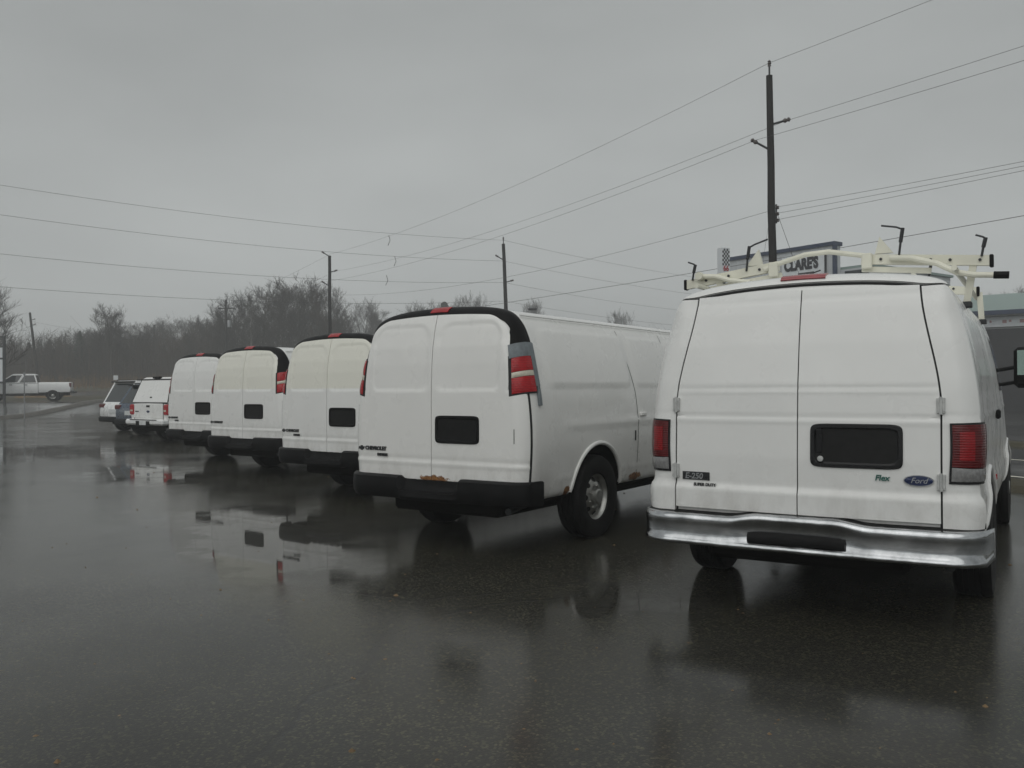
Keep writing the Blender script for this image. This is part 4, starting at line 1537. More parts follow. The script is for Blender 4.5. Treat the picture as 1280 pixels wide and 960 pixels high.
# compact pickup with a bed cap
def capped_pickup(loc, th):
    r = thing('capped_pickup', 'white pickup with a bed cap and red tail lamps beside the all-white van', 'pickup', (*loc, 0), R(90) - th)
    hw = 0.87
    car_body([(0.0, 0.62, 1.02, 0.97), (0.02, 0.55, 1.04, 1.0), (1.9, 0.48, 1.06, 1.0), (3.6, 0.45, 1.08, 1.0), (4.7, 0.45, 1.05, 0.99), (4.95, 0.5, 0.95, 0.94), (5.0, 0.55, 0.8, 0.9)], hw).build('body', 'white_paint', r, True)
    # tailgate and its gaps
    MB().box(-0.022, 0.03, -0.66, 0.66, 0.66, 1.035, 0.012).build('tailgate', 'white_paint', r, True)
    for yy in (-0.672, 0.672):
        MB().box(-0.004, 0.02, yy - 0.008, yy + 0.008, 0.62, 1.04).build('tailgate_gap', 'seam_dark', r)
    MB().box(-0.034, -0.02, -0.075, 0.075, 0.945, 0.995, 0.004).build('tailgate_handle', 'black_plastic', r)
    ov = MB().lathe([(0, 0), (1, 0), (1, -0.006), (0, -0.010)], 20, 'x')
    ov.v = [(x - 0.022, y * 0.07, 0.83 + z * 0.03) for x, y, z in ov.v]
    ov.build('emblem', 'badge_blue', r)
    ov = MB().box(-0.026, -0.02, 0.44, 0.60, 0.815, 0.845)
    ov.build('badge', 'badge_dark', r)
    for sy in (-1, 1):
        lm = MB().box(-0.03, 0.12, min(sy * .69, sy * .885), max(sy * .69, sy * .885), 0.74, 1.02, 0.03).build('tail_lamp', 'lamp_red', r, True)
        MB().box(-0.034, -0.028, min(sy * .72, sy * .83), max(sy * .72, sy * .83), 0.83, 0.875, 0.002).build('lens', 'lamp_clear', lm)
    # cap
    lo = [(0.03, -0.85, 1.05), (1.98, -0.85, 1.07), (1.98, 0.85, 1.07), (0.03, 0.85, 1.05)]
    hi = [(0.24, -0.70, 1.68), (1.95, -0.70, 1.72), (1.95, 0.70, 1.72), (0.24, 0.70, 1.68)]
    tp = [(0.30, -0.60, 1.735), (1.9, -0.60, 1.77), (1.9, 0.60, 1.77), (0.30, 0.60, 1.735)]
    MB().add(lo + hi + tp, [(0, 1, 5, 4), (1, 2, 6, 5), (2, 3, 7, 6), (3, 0, 4, 7), (4, 5, 9, 8), (5, 6, 10, 9), (6, 7, 11, 10), (7, 4, 8, 11), (8, 9, 10, 11), (0, 3, 2, 1)]).build('bed_cap', 'white_paint', r)
    MB().add([(0.005, -0.80, 1.05), (0.005, 0.80, 1.05), (0.012, 0.80, 1.075), (0.012, -0.80, 1.075), (0.06, -0.80, 1.05), (0.06, 0.80, 1.05), (0.07, 0.80, 1.075), (0.07, -0.80, 1.075)],
             [(0, 1, 2, 3), (7, 6, 5, 4), (0, 4, 5, 1), (3, 2, 6, 7), (0, 3, 7, 4), (1, 5, 6, 2)]).build('cap_seal', 'seam_dark', r)
    q = quad_panel(MB(), lo[3], lo[0], hi[0], hi[3], 0.035, 0.018)
    cd = q.build('cap_door', 'white_paint', r)
    for sy in (-1, 1):
        MB().tube([(0.025, sy * 0.825, 1.07), (0.232, sy * 0.69, 1.66)], 0.014, 6).build('cap_gap', 'seam_dark', r)
        quad_panel(MB(), *([lo[0], lo[1], hi[1], hi[0]] if sy < 0 else [lo[2], lo[3], hi[3], hi[2]]), 0.10, 0.01).build('cap_side_panel', 'white_paint', r)
    MB().tube([(0.225, -0.69, 1.672), (0.225, 0.69, 1.672)], 0.022, 6).build('cap_gap', 'seam_dark', r)
    MB().box(0.20, 0.30, -0.16, 0.16, 1.70, 1.755, 0.015).build('cap_brake_lamp', 'black_plastic', r, True)
    MB().box(0.055, 0.085, -0.05, 0.05, 1.12, 1.22, 0.008).build('cap_handle', 'black_plastic', r)
    add_cabin(r, 'white_paint', 2.0, 2.15, 3.1, 3.75, 1.06, 1.72, 0.82, 0.66, 1)
    bo = MB().box(-0.17, 0.05, -0.86, 0.86, 0.48, 0.63, 0.04).build('bumper', 'grille_white', r, True)
    MB().box(-0.178, -0.168, -0.62, 0.62, 0.605, 0.628, 0.002).build('bumper_pad', 'black_plastic', bo)
    MB().box(-0.179, -0.16, -0.30, 0.33, 0.45, 0.585, 0.004).build('plate_recess', 'black_plastic', bo)
    MB().box(-0.186, -0.178, -0.15, 0.15, 0.48, 0.585, 0.002).build('number_plate', 'plate_white', bo)
    MB().box(0.1, 4.6, -0.6, 0.6, 0.32, 0.52).build('underbody', 'underbody', r)
    car_wheels(r, 1.05, 4.15, 0.74, 0.36)
    return r


capped_pickup((-9.58, 22.7), TH)


def suv(label, name, loc, th, paint_m, L=4.6, H=1.68, hw=0.9):
    r = thing(name, label, 'suv', (*loc, gz(*loc)), R(90) - th)
    zb = 0.98
    car_body([(0.0, 0.48, 0.86, 0.9), (0.06, 0.40, 0.96, 0.97), (0.3, 0.34, zb, 1.0), (1.5, 0.30, zb, 1.0), (3.2, 0.30, zb, 1.0), (3.5, 0.3, 0.98, 0.99), (4.3, 0.34, 0.90, 0.95), (L, 0.42, 0.72, 0.84)], hw).build('body', paint_m, r, True)
    add_cabin(r, paint_m, 0.12, 0.42, 2.5, 3.45, zb - 0.02, H, hw * 0.94, hw * 0.72, 3)
    MB().box(0.28, 0.52, -hw * .66, hw * .66, H - 0.06, H - 0.015, 0.01).build('spoiler', 'black_gloss', r, True)
    for sy in (-1, 1):
        MB().box(-0.012, 0.25, min(sy * .55, sy * .87) * hw / .9, max(sy * .55, sy * .87) * hw / .9, 0.80, 0.95, 0.03).build('tail_lamp', 'lamp_darkred', r, True)
        MB().tube([(0.5, sy * hw * .66, H + 0.02), (2.3, sy * hw * .66, H + 0.02)], 0.02, 6).build('roof_rail', 'dark_steel', r, True)
        MB().box(3.0, 3.15, min(sy * .9, sy * 1.05), max(sy * .9, sy * 1.05), 0.98, 1.12, 0.03).build('wing_mirror', 'black_plastic', r, True)
        MB().box(L - 0.35, L - 0.12, min(sy * .5, sy * .76), max(sy * .5, sy * .76), 0.62, 0.76, 0.03).build('headlight', 'lamp_clear', r, True)
    bo = MB().box(-0.06, 0.2, -hw * .93, hw * .93, 0.34, 0.52, 0.04).build('bumper', 'black_plastic', r, True)
    MB().box(-0.022, -0.0, -0.26, 0.26, 0.64, 0.77, 0.003).build('number_plate', 'plate_white', r)
    MB().box(0.4, L - 0.5, -0.6, 0.6, 0.22, 0.4).build('underbody', 'underbody', r)
    car_wheels(r, 0.85, 3.6, hw - 0.13, 0.345)
    return r


suv('dark blue car with a sloping tail between the capped pickup and a white car', 'parked_car', (-11.55, 26.0), R(36), 'blue_paint', 4.4, 1.58, 0.88)
suv('white sport utility car with a dark roof spoiler beside the dark blue car', 'parked_car', (-13.3, 28.7), R(36), 'grille_white', 4.6, 1.72, 0.92)


def crew_pickup(loc, rz):
    r = thing('crew_pickup', 'long white crew-cab pickup standing side-on in the side street', 'pickup', (*loc, gz(*loc)), rz)
    hw = 0.99
    # bed
    car_body([(0.0, 0.68, 1.33, 0.97), (0.04, 0.62, 1.36, 1.0), (2.0, 0.60, 1.36, 1.0), (2.06, 0.60, 1.36, 1.0)], hw).build('bed', 'grille_white', r, True)
    car_body([(2.09, 0.55, 1.32, 1.0), (4.3, 0.52, 1.32, 1.0), (4.6, 0.52, 1.34, 1.0), (5.6, 0.55, 1.30, 0.98), (5.85, 0.6, 1.20, 0.94), (5.92, 0.66, 1.05, 0.9)], hw).build('body', 'grille_white', r, True)
    add_cabin(r, 'grille_white', 2.12, 2.30, 3.75, 4.55, 1.31, 1.97, 0.93, 0.74, 2)
    MB().box(2.04, 2.1, -0.92, 0.92, 0.62, 1.30).build('bed_gap', 'seam_dark', r)
    for sy in (-1, 1):
        MB().box(-0.03, 0.1, min(sy * .78, sy * .985), max(sy * .78, sy * .985), 1.0, 1.32, 0.02).build('tail_lamp', 'lamp_darkred', r, True)
        MB().tube([(2.5, sy * 1.0, 0.48), (4.5, sy * 1.0, 0.48)], 0.05, 8).build('side_step', 'black_plastic', r, True)
        MB().box(4.2, 4.35, min(sy * 1.0, sy * 1.26), max(sy * 1.0, sy * 1.26), 1.34, 1.6, 0.03).build('wing_mirror', 'black_plastic', r, True)
        for x in (2.75, 3.7):
            MB().box(x, x + 0.2, min(sy * .985, sy * 1.01), max(sy * .985, sy * 1.01), 1.16, 1.2, 0.004).build('door_handle', 'black_plastic', r)
    MB().box(-0.24, 0.03, -0.95, 0.95, 0.56, 0.74, 0.03).build('bumper', 'dark_steel', r, True)
    MB().box(5.85, 6.1, -0.98, 0.98, 0.5, 0.8, 0.04).build('front_bumper', 'chrome', r, True)
    MB().box(0.2, 5.6, -0.6, 0.6, 0.4, 0.66).build('underbody', 'underbody', r)
    car_wheels(r, 1.15, 4.95, 0.86, 0.415, 0.26)
    return r


crew_pickup((-32.35, 63.3), R(201))

# ------------------------------------------------------------------ poles, wires, lamps, signs


def pole(label, x, y, top, r0=0.15, r1=0.10, lean=(0, 0), arms=(), name='utility_pole'):
    z0 = gz(x, y) - 0.05
    o = thing(name, label, 'utility pole', (x, y, z0))
    H = top - z0
    rg = random.Random(x)
    pts, rs = [], []
    for k in range(9):
        t = k / 8
        pts.append((lean[0] * t + rg.uniform(-.015, .015), lean[1] * t + rg.uniform(-.015, .015), H * t))
        rs.append(r0 + (r1 - r0) * t)
    MB().tube(pts, rs, 12).build('shaft', 'creosote_wood', o, True)
    for (dz, side, kind) in arms:
        zz = H - dz
        px_, py_ = lean[0] * zz / H, lean[1] * zz / H
        if kind == 'pin':
            b_ = MB().tube([(px_, py_, zz - 0.3), (px_, py_, zz + 0.32)], 0.03, 8)
            b_.build('top_pin', 'dark_steel', o, True)
            ins = MB().lathe([(0.0, 0), (0.06, 0.02), (0.035, 0.07), (0.065, 0.09), (0.035, 0.14), (0.06, 0.16), (0.0, 0.22)], 12, 'z')
            ins.v = [(a + px_, c + py_, d + zz + 0.28) for a, c, d in ins.v]
            ins.build('insulator', 'porcelain', o, True)
        elif kind == 'arm':
            up = 0.12 if side > 0 else 0.32
            q = (px_ + side * 0.50, py_ - 0.1 * side, zz + up)
            MB().tube([(px_, py_, zz), q], 0.035, 8).build('standoff_arm', 'dark_steel', o, True)
            dv = (Vector(q) - Vector((px_, py_, zz))).normalized()
            ins = MB().tube([Vector(q) - dv * 0.12, Vector(q) - dv * 0.06, Vector(q), Vector(q) + dv * 0.06, Vector(q) + dv * 0.1], [0.05, 0.075, 0.045, 0.075, 0.03], 10)
            ins.build('insulator', 'porcelain', o, True)
        elif kind == 'spool':
            for k in range(3):
                ins = MB().lathe([(0.05, -0.05), (0.07, -0.02), (0.04, 0), (0.07, 0.02), (0.05, 0.05)], 10, 'z', True)
                ins.v = [(a + px_ + side * 0.17, c + py_, d + zz + 0.2 * k) for a, c, d in ins.v]
                ins.build('insulator', 'porcelain', o, True)
            MB().beam((px_ + side * 0.14, py_, zz - 0.1), (px_ + side * 0.14, py_, zz + 0.5), 0.03, 0.05, (1, 0, 0)).build('rack_bracket', 'dark_steel', o)
        elif kind == 'crossarm':
            MB().beam((px_ - 0.9, py_ + 0.12, zz), (px_ + 0.9, py_ + 0.12, zz), 0.1, 0.12).build('crossarm', 'creosote_wood', o)
        elif kind == 'transformer':
            tr = MB().lathe([(0.0, -0.4), (0.2, -0.38), (0.22, 0.3), (0.18, 0.38), (0, 0.4)], 16, 'z')
            tr.v = [(a + px_ + side * 0.34, c + py_, d + zz) for a, c, d in tr.v]
            tr.build('transformer', 'galvanised', o, True)
    return o


P_NEAR = (8.25, 27.0)
pole('tall dark wooden pole rising behind the ladder rack with stacked insulators', *P_NEAR, 11.15, 0.15, 0.10, (-0.10, 0), [(0.0, 0, 'pin'), (1.55, 1, 'arm'), (2.35, -1, 'arm'), (4.55, 1, 'spool')])
P_MID = (-0.2, 58.0)
pole('dark wooden pole tilting left above the taped-lamp van with a street lamp near it', *P_MID, 11.1, 0.16, 0.11, (-0.32, 0), [(0.0, 0, 'pin'), (1.1, -1, 'arm'), (2.6, 1, 'arm')])
P_STR = (-13.1, 62.0)
pole('straight wooden pole standing in front of the tallest bare trees', *P_STR, 11.0, 0.15, 0.11, (0, 0), [(0.05, -1, 'arm'), (1.2, 1, 'arm'), (2.2, -1, 'arm')])
P_A = (-31.2, 94.0)
pole('slim far pole with a crossarm and grey transformer before the woods', *P_A, 11.2, 0.16, 0.11, (0, 0), [(0.9, 0, 'crossarm'), (2.6, 1, 'transformer')])
P_B = (-51.5, 124.0)
pole('faint thin pole among the hazy woods beyond the far road', *P_B, 10.8, 0.16, 0.12, (0, 0), [])
P_C = (-55.5, 101.0)
pole('wooden pole leaning left beyond the crew-cab pickup', *P_C, 10.6, 0.17, 0.12, (-1.05, 0), [(0.9, 1, 'arm'), (1.5, 1, 'arm')])
P_OFF = (-31.0, 31.0)


def wire(label, pts_sag, r=0.013, group='overhead wires', name='power_line', kinds='wire'):
    pts = []
    for i, (a, b_, sag) in enumerate(pts_sag):
        a, b_ = Vector(a), Vector(b_)
        for k in range(0 if i == 0 else 1, 21):
            t = k / 20
            p = a.lerp(b_, t)
            p.z -= 4 * sag * t * (1 - t)
            pts.append(p)
    o = MB().tube(pts, r * 0.5, 5).build(name, 'wire_metal', None, True)
    return tag(o, label, kinds, group)


def up(p, z, dx=0.0, dy=0.0):
    return (p[0] + dx, p[1] + dy, z)


P_BACK = (P_NEAR[0] + 21.3 * .95, P_NEAR[1] - 35 * .95)
P_FAR = (P_STR[0] - 18, P_STR[1] + 32)
wire('topmost wire on the tall pole behind the ladder rack', [(up(P_BACK, 11.8), up(P_NEAR, 11.55, -0.1), 0.35), (up(P_NEAR, 11.55, -0.1), up(P_STR, 11.1), 0.6), (up(P_STR, 11.1), up(P_A, 11.2), 0.3)], 0.012)
wire('wire on the right-hand standoff of the tall pole behind the ladder rack', [(up(P_BACK, 10.0), up(P_NEAR, 9.72, 0.4), 0.35), (up(P_NEAR, 9.72, 0.4), up(P_STR, 9.9, 0.5), 0.6), (up(P_STR, 9.9, 0.5), up(P_A, 10.3, 0.8), 0.3)], 0.012)
wire('wire on the left-hand standoff of the tall pole behind the ladder rack', [(up(P_BACK, 9.5), up(P_NEAR, 9.12, -0.55), 0.35), (up(P_NEAR, 9.12, -0.55), up(P_STR, 9.1, -0.5), 0.6)], 0.012)
for k in range(3):
    wire('low service wire at the three-spool bracket of the tall pole', [(up(P_BACK, 7.0 + 0.22 * k), up(P_NEAR, 6.62 + 0.2 * k, 0.12), 0.3 + 0.15 * k)], 0.011, 'three low service wires')
wire('single low wire sagging from the tall pole towards the bare trees', [(up(P_NEAR, 6.9, -0.1), up(P_STR, 8.2), 0.8)], 0.012)
P_R = (34.0, 86.0)
offs = [(11.1, 11.35, 'topmost wire crossing to the tilted pole'), (9.8, 9.95, 'second wire down crossing to the tilted pole'), (7.95, 8.5, 'third wire down crossing to the tilted pole'), (6.4, 7.25, 'lowest wire crossing to the tilted pole')]
for (za, zb, lab) in offs:
    wire(lab, [(up(P_OFF, za), up(P_MID, zb, -0.3), 0.75), (up(P_MID, zb, -0.3), up(P_R, zb - 0.4), 0.8)], 0.016)
wire('thick black cable passing just behind the ladder rack', [((-2.7, 60, 7.0), (18.6, 30.5, 7.45), 0.1), ((18.6, 30.5, 7.45), (34, 9, 8.0), 0.1)], 0.024)
wire('left guy wire of the tall pole', [(up(P_NEAR, 6.9, -0.1), (7.0, 26.7, 0.0), 0)], 0.008, 'guy wires')
wire('right guy wire of the tall pole', [(up(P_NEAR, 6.85, 0.1), (11.2, 28.2, 0.0), 0)], 0.014, 'guy wires')
wire('wire strung from the leaning pole past the conifers', [(up(P_C, 9.6, -1.0), up(P_B, 9.8), 0.6)], 0.016)

# off-frame pole that carries the crossing wires
pole('wooden pole that carries the four crossing wires at the lot edge', *P_OFF, 11.2, 0.17, 0.12, (0, 0), [(0.1, 0, 'pin')])

for (px_, z0_, z1_, lab) in ((-7.35, 10.62, 10.0, 'short wire jumper hanging between the crossing wires, highest of three'), (-7.0, 9.35, 8.75, 'short wire jumper hanging between the crossing wires, middle one of three'), (-7.5, 8.2, 7.6, 'short wire jumper hanging between the crossing wires, lowest of three')):
    o = MB().tube([(px_, 51.7, z0_), (px_ + 0.08, 51.7, (z0_ + z1_) / 2), (px_ - 0.05, 51.7, z1_)], 0.018, 5).build('jumper_wire', 'wire_metal', None, True)
    tag(o, lab, 'wire', 'wire jumpers')

# street lamp beside the tilted pole
sl = thing('street_lamp', 'small street lamp with a curved arm near the tilted pole', 'street lamp', (1.0, 62.0, gz(0, 62) - 0.05))
MB().tube([(-0.6, 0, 0), (-0.6, 0, 4.9), (-0.5, 0, 5.5), (-0.15, 0, 6.1), (0.35, 0, 6.45)], [0.08, 0.06, 0.05, 0.045, 0.04], 8).build('post', 'galvanised', sl, True)
MB().add(*(lambda b_: ([(x + 0.5, y, z + 6.45) for x, y, z in b_.v], b_.f))(MB().box(-0.3, 0.35, -0.13, 0.13, -0.08, 0.10, 0.05))).build('lamp_head', 'dark_steel', sl, True)

# sign building behind the ladder rack
A = Vector((11.2, 46.0, 0)); B = Vector((15.25, 40.6, 0))
fd = (B - A).normalized()
rzb = math.atan2(fd.y, fd.x)
Lf = (B - A).length
cb = thing('shop_building', 'grey sheet-metal shop with a tall false front and dark blue trim', 'building', (A.x, A.y, 0), rzb)
zt = 8.15
MB().box(0, Lf, 0, 0.5, -0.1, zt - 0.12).build('false_front', 'steel_siding', cb)
for k in range(int(Lf / 0.3)):
    MB().box(0.1 + k * 0.3, 0.16 + k * 0.3, -0.025, 0.002, 0.0, zt - 0.12).build('siding_rib', 'steel_siding', cb)
MB().box(-0.06, Lf + 0.08, -0.10, 0.56, zt - 0.12, zt + 0.06).build('roof_trim', 'blue_trim', cb)
MB().box(Lf - 0.05, Lf + 0.10, -0.08, 0.10, 0, zt - 0.12).build('corner_trim', 'blue_trim', cb)
MB().box(0.2, Lf + 1.5, 0.5, 8, -0.1, 6.9).build('hall', 'steel_siding', cb)
MB().box(0.1, Lf + 1.62, 0.52, 8.1, 6.9, 7.02).build('hall_roof', 'green_roof', cb)
MB().box(Lf + 0.25, Lf + 1.45, 0.46, 0.52, 6.35, 6.8).build('window', 'tinted_glass', cb)
MB().box(1.2, 4.0, -0.03, 0.02, 0, 3.4).build('roller_door', 'block_wall', cb)
sg = thing('shop_sign', "white signboard lettered CLARE'S on the false front of the metal shop", 'sign', (A.x, A.y, 0), rzb)
sx0 = Lf * 0.60
MB().box(sx0 - 0.12, sx0 + 2.25, -0.12, -0.022, 6.35, 7.80).build('board', 'sign_face', sg)
MB().box(sx0 + 2.25, sx0 + 2.30, -0.13, -0.022, 6.3, 7.84).build('board_edge', 'sign_black', sg)
tmx = text_mesh("CLARE'S", 0.74, 'sign_black', 0.012, 0, 0.04)
to = put('lettering', tmx, sg)
to.matrix_local = Matrix(((0.71, 0, 0, sx0 + 0.02), (0, 0, -1, -0.135), (0, 1, 0, 7.30), (0, 0, 0, 1)))
MB().box(sx0 + 0.8, sx0 + 1.7, -0.14, -0.12, 6.74, 6.90, 0.01).build('car_silhouette', 'sign_black', sg)

# chequered pylon sign
ps = thing('pylon_sign', 'narrow black and white chequered sign box with red lettering on a post', 'sign', (9.72, 39.0, 0), 0.42)
MB().box(-0.06, 0.06, 0.1, 0.22, 0, 7.0).build('post', 'dark_steel', ps)
MB().box(-0.20, 0.24, 0, 0.34, 6.3, 7.68).build('sign_box', 'sign_face', ps)
ck = MB()
for i in range(8):
    for j in range(5):
        if (i + j) % 2 == 0:
            ck.box(-0.18 + j * 0.08, -0.10 + j * 0.08, -0.008, -0.001, 6.88 + i * 0.095, 6.975 + i * 0.095)
ck.build('chequer_pattern', 'sign_black', ps)
to = put('lettering', text_mesh('66', 0.34, 'sign_red', 0.006, 0, 0.01, 'CENTER'), ps)
to.matrix_local = Matrix(((0.9, 0, 0, 0.02), (0, 0, -1, -0.010), (0, 1, 0, 6.74), (0, 0, 0, 1)))

# low building on the right
gb = thing('garage_building', 'low pale garage with a green-grey roof and dark blue fascia across the street', 'building', (24.6, 46.5, 0), R(-38))
MB().box(0, 16, 0, 9, -0.1, 5.02).build('wall', 'block_wall', gb)
MB().add([(-0.5, -0.7, 5.28), (16.5, -0.7, 5.28), (16.5, 9.7, 5.28), (-0.5, 9.7, 5.28), (-0.5, 4.5, 6.6), (16.5, 4.5, 6.6)], [(0, 1, 5, 4), (2, 3, 4, 5), (0, 4, 3), (1, 2, 5), (3, 2, 1, 0)]).build('roof', 'green_roof', gb)
MB().box(-0.52, 16.52, -0.75, -0.62, 5.06, 5.29).build('fascia', 'blue_trim', gb)
MB().box(-0.52, 16.52, -0.62, 0.0, 5.0, 5.07).build('soffit', 'block_wall', gb)
for k in range(4):
    MB().box(0.4 + k * 3.9, 3.7 + k * 3.9, -0.06, 0.02, 0, 4.35).build('shaded_opening', 'opening_shade', gb)  # flat dark panels, the opening's shade painted on the wall
    MB().box(3.8 + k * 3.9, 4.2 + k * 3.9, -0.10, 0.02, 0, 5.0).build('pier', 'blue_trim', gb)
so = thing('garage_sign', 'white sign strip with small pink marks under the garage fascia', 'sign', (24.6, 46.5, 0), R(-38))
MB().box(0.5, 7.2, -0.12, -0.062, 4.45, 4.98).build('board', 'sign_face', so)
for k, (xx, ww) in enumerate(((0.8, .16), (1.1, .10), (1.7, .2), (2.0, .12), (2.5, .22), (2.9, .1))):
    MB().box(xx, xx + ww, -0.128, -0.119, 4.63 + 0.05 * (k % 2), 4.80, 0.003).build('painted_mark', 'mark_pink', so)

# framed sign at the left edge
fs = thing('framed_sign', 'tall dark-framed sign with two pale panels at the edge of the side street', 'sign', (-36.6, 59.5, gz(0, 59.5)))
for xx in (-1.5, 1.5):
    MB().box(xx - 0.07, xx + 0.07, -0.07, 0.07, -0.05, 4.55).build('post', 'dark_steel', fs)
for zz in (1.35, 3.0, 4.5):
    MB().box(-1.43, 1.43, -0.05, 0.05, zz - 0.06, zz + 0.06).build('rail', 'dark_steel', fs)
MB().box(-1.43, 1.43, -0.03, 0.03, 1.41, 2.94).build('panel', 'sign_face', fs)
MB().box(-1.43, 1.43, -0.03, 0.03, 3.06, 3.75).build('panel', 'sign_face', fs)
MB().tube([(-1.43, 0, 3.8), (0, 0, 4.4), (1.43, 0, 3.8)], 0.04, 6).build('brace', 'dark_steel', fs)

# thin post at the kerb, small road sign
o = MB().tube([(0, 0, -0.05), (0, 0, 2.3)], 0.028, 8)
po = thing('marker_post', 'thin bare steel post at the kerb in front of the crew-cab pickup', 'post', (-24.7, 43.6, 0.0))
o.build('shaft', 'galvanised', po, True)
MB().box(-0.05, 0.05, -0.012, 0.012, 2.2, 2.34).build('cap', 'galvanised', po)
rs = thing('road_sign', 'small pale square sign on a thin post beyond the parked cars', 'sign', (-34.6, 75.2, gz(0, 75.2)))
MB().tube([(0, 0, -0.05), (0, 0, 1.85)], 0.03, 6).build('post', 'galvanised', rs, True)
MB().box(-0.20, 0.20, -0.05, -0.03, 1.45, 1.85, 0.005).build('board', 'sign_face', rs)
# heap of tan material behind the pickup
hp = MB()
rg = random.Random(8)
rows = []
for i in range(9):
    rows.append([(-40.3 + 4.2 * j / 14, 68 + 4.5 * i / 8, gz(0, 68 + .5 * i) - 0.05 + 1.0 * math.sin(math.pi * i / 8) * math.sin(math.pi * j / 14) ** 0.7 * rg.uniform(.7, 1.15)) for j in range(15)])
hp.grid(rows)
tag(hp.build('earth_heap', 'tan_heap', None, 'all'), 'low tan heap of earth behind the crew-cab pickup', 'heap')


# ------------------------------------------------------------------ trees
def bare_tree_meshes(seed, spread=0.36, fork=0.28, nlimb=15, broad=1.0, mats=('bark', 'twig')):
    """unit-height leafless tree"""
    rg = random.Random(seed)
    tr, cr = MB(), MB()
    pts, rs = [], []
    x = y = 0.0
    for k in range(11):
        t = k / 10
        pts.append((x, y, 0.86 * t)); rs.append(0.016 * (1 - t) ** 0.8 + 0.0022)
        x += rg.uniform(-.012, .012); y += rg.uniform(-.012, .012)
    tr.tube(pts, rs, 6)

    def rec(p, d, L, r, lev):
        nseg = 3 if lev < 2 else 2
        q = [p]
        dd = d.copy()
        for k in range(nseg):
            dd = (dd + Vector((rg.uniform(-.22, .22), rg.uniform(-.22, .22), rg.uniform(-.08, .20)))).normalized()
            q.append(q[-1] + dd * (L / nseg))
        mb = tr if lev == 0 else cr
        mb.tube(q, [r * (1 - 0.75 * k / nseg) for k in range(nseg + 1)], 5 if lev == 0 else 3, False)
        if lev >= 3:
            return
        nb = (7, 6, 6)[lev]
        for k in range(nb):
            t = 0.25 + 0.75 * (k + rg.random()) / nb
            i = min(nseg - 1, int(t * nseg))
            pp = q[i].lerp(q[i + 1], t * nseg - i)
            ax = Vector((rg.uniform(-1, 1), rg.uniform(-1, 1), rg.uniform(-.25, 1))).normalized()
            nd = (dd * 0.75 + ax * 0.85).normalized()
            rec(pp, nd, L * rg.uniform(0.42, 0.62), max(r * 0.45, 0.0011), lev + 1)
    for k in range(nlimb):
        t = fork + (0.84 - fork) * (k + rg.random() * 0.7) / nlimb
        i = min(9, int(t / 0.86 * 10))
        p = Vector(pts[i]).lerp(Vector(pts[i + 1]), t / 0.86 * 10 - i)
        a = k * 2.4 + rg.uniform(-.4, .4)
        el = rg.uniform(0.35, 0.9) + 0.5 * (t - fork)
        d = Vector((math.cos(a) * math.cos(el), math.sin(a) * math.cos(el), math.sin(el)))
        rec(p, d, spread * broad * (1.05 - 0.65 * t) * rg.uniform(.8, 1.15), 0.007 * (1.1 - t), 0)
    return tr.mesh('trunk', mats[0], 'all', False), cr.mesh('crown', mats[1], 'all', False)


def conifer_meshes(seed):
    rg = random.Random(seed)
    tr, cr = MB(), MB()
    tr.tube([(0, 0, 0), (0.004, 0, 0.5), (0, 0, 0.99)], [0.016, 0.010, 0.001], 6)
    for k in range(430):
        t = 0.12 + 0.87 * (k / 430)
        L = (0.235 * (1 - t) ** 0.85 + 0.015) * rg.uniform(.55, 1.15)
        a = k * 2.399 + rg.uniform(-.3, .3)
        drop = rg.uniform(0.05, 0.35)
        d = Vector((math.cos(a), math.sin(a), -drop)).normalized()
        sd = Vector((-math.sin(a), math.cos(a), 0))
        p = Vector((0, 0, t))
        for s_ in range(4):
            u = 0.25 + 0.75 * s_ / 3
            c = p + d * L * u
            wv = 0.028 * (1.25 - u) + 0.008
            cr.add([c - d * 0.05 * L - sd * wv + Vector((0, 0, rg.uniform(-.02, .004))), c + d * 0.30 * L + Vector((0, 0, rg.uniform(-.012, .012))), c - d * 0.05 * L + sd * wv + Vector((0, 0, rg.uniform(-.02, .004))), c + Vector((0, 0, 0.014))],
                   [(0, 1, 3), (1, 2, 3), (0, 3, 2)])
    return tr.mesh('trunk', 'bark', 'all', False), cr.mesh('crown', 'needles', False, False)


BARE = [bare_tree_meshes(11), bare_tree_meshes(23, 0.40, 0.22, 16, 1.1), bare_tree_meshes(37, 0.33, 0.35, 13, 0.9, ('bark_pale', 'twig_grey')), bare_tree_meshes(41, 0.30, 0.45, 12, 0.8, ('bark', 'twig_brown')), bare_tree_meshes(59, 0.42, 0.20, 17, 1.15)]
CONI = [conifer_meshes(3), conifer_meshes(4)]


def tree(px, top, Y, label, meshes, group, wide=1.0, name='bare_tree', cat='tree'):
    x = (px - 640) / 1076 * Y
    g = gz(x, Y)
    H = EYE + (484.9 - 0.0065 * (px - 640) - top) / 1076 * Y - g
    o = thing(name, label, cat, (x, Y, g - 0.1), random.uniform(0, 6.28), group)
    for nm, me in zip(('trunk', 'crown'), meshes):
        c = put(nm, me, o)
        c.scale = (H * wide, H * wide, H)
    return o


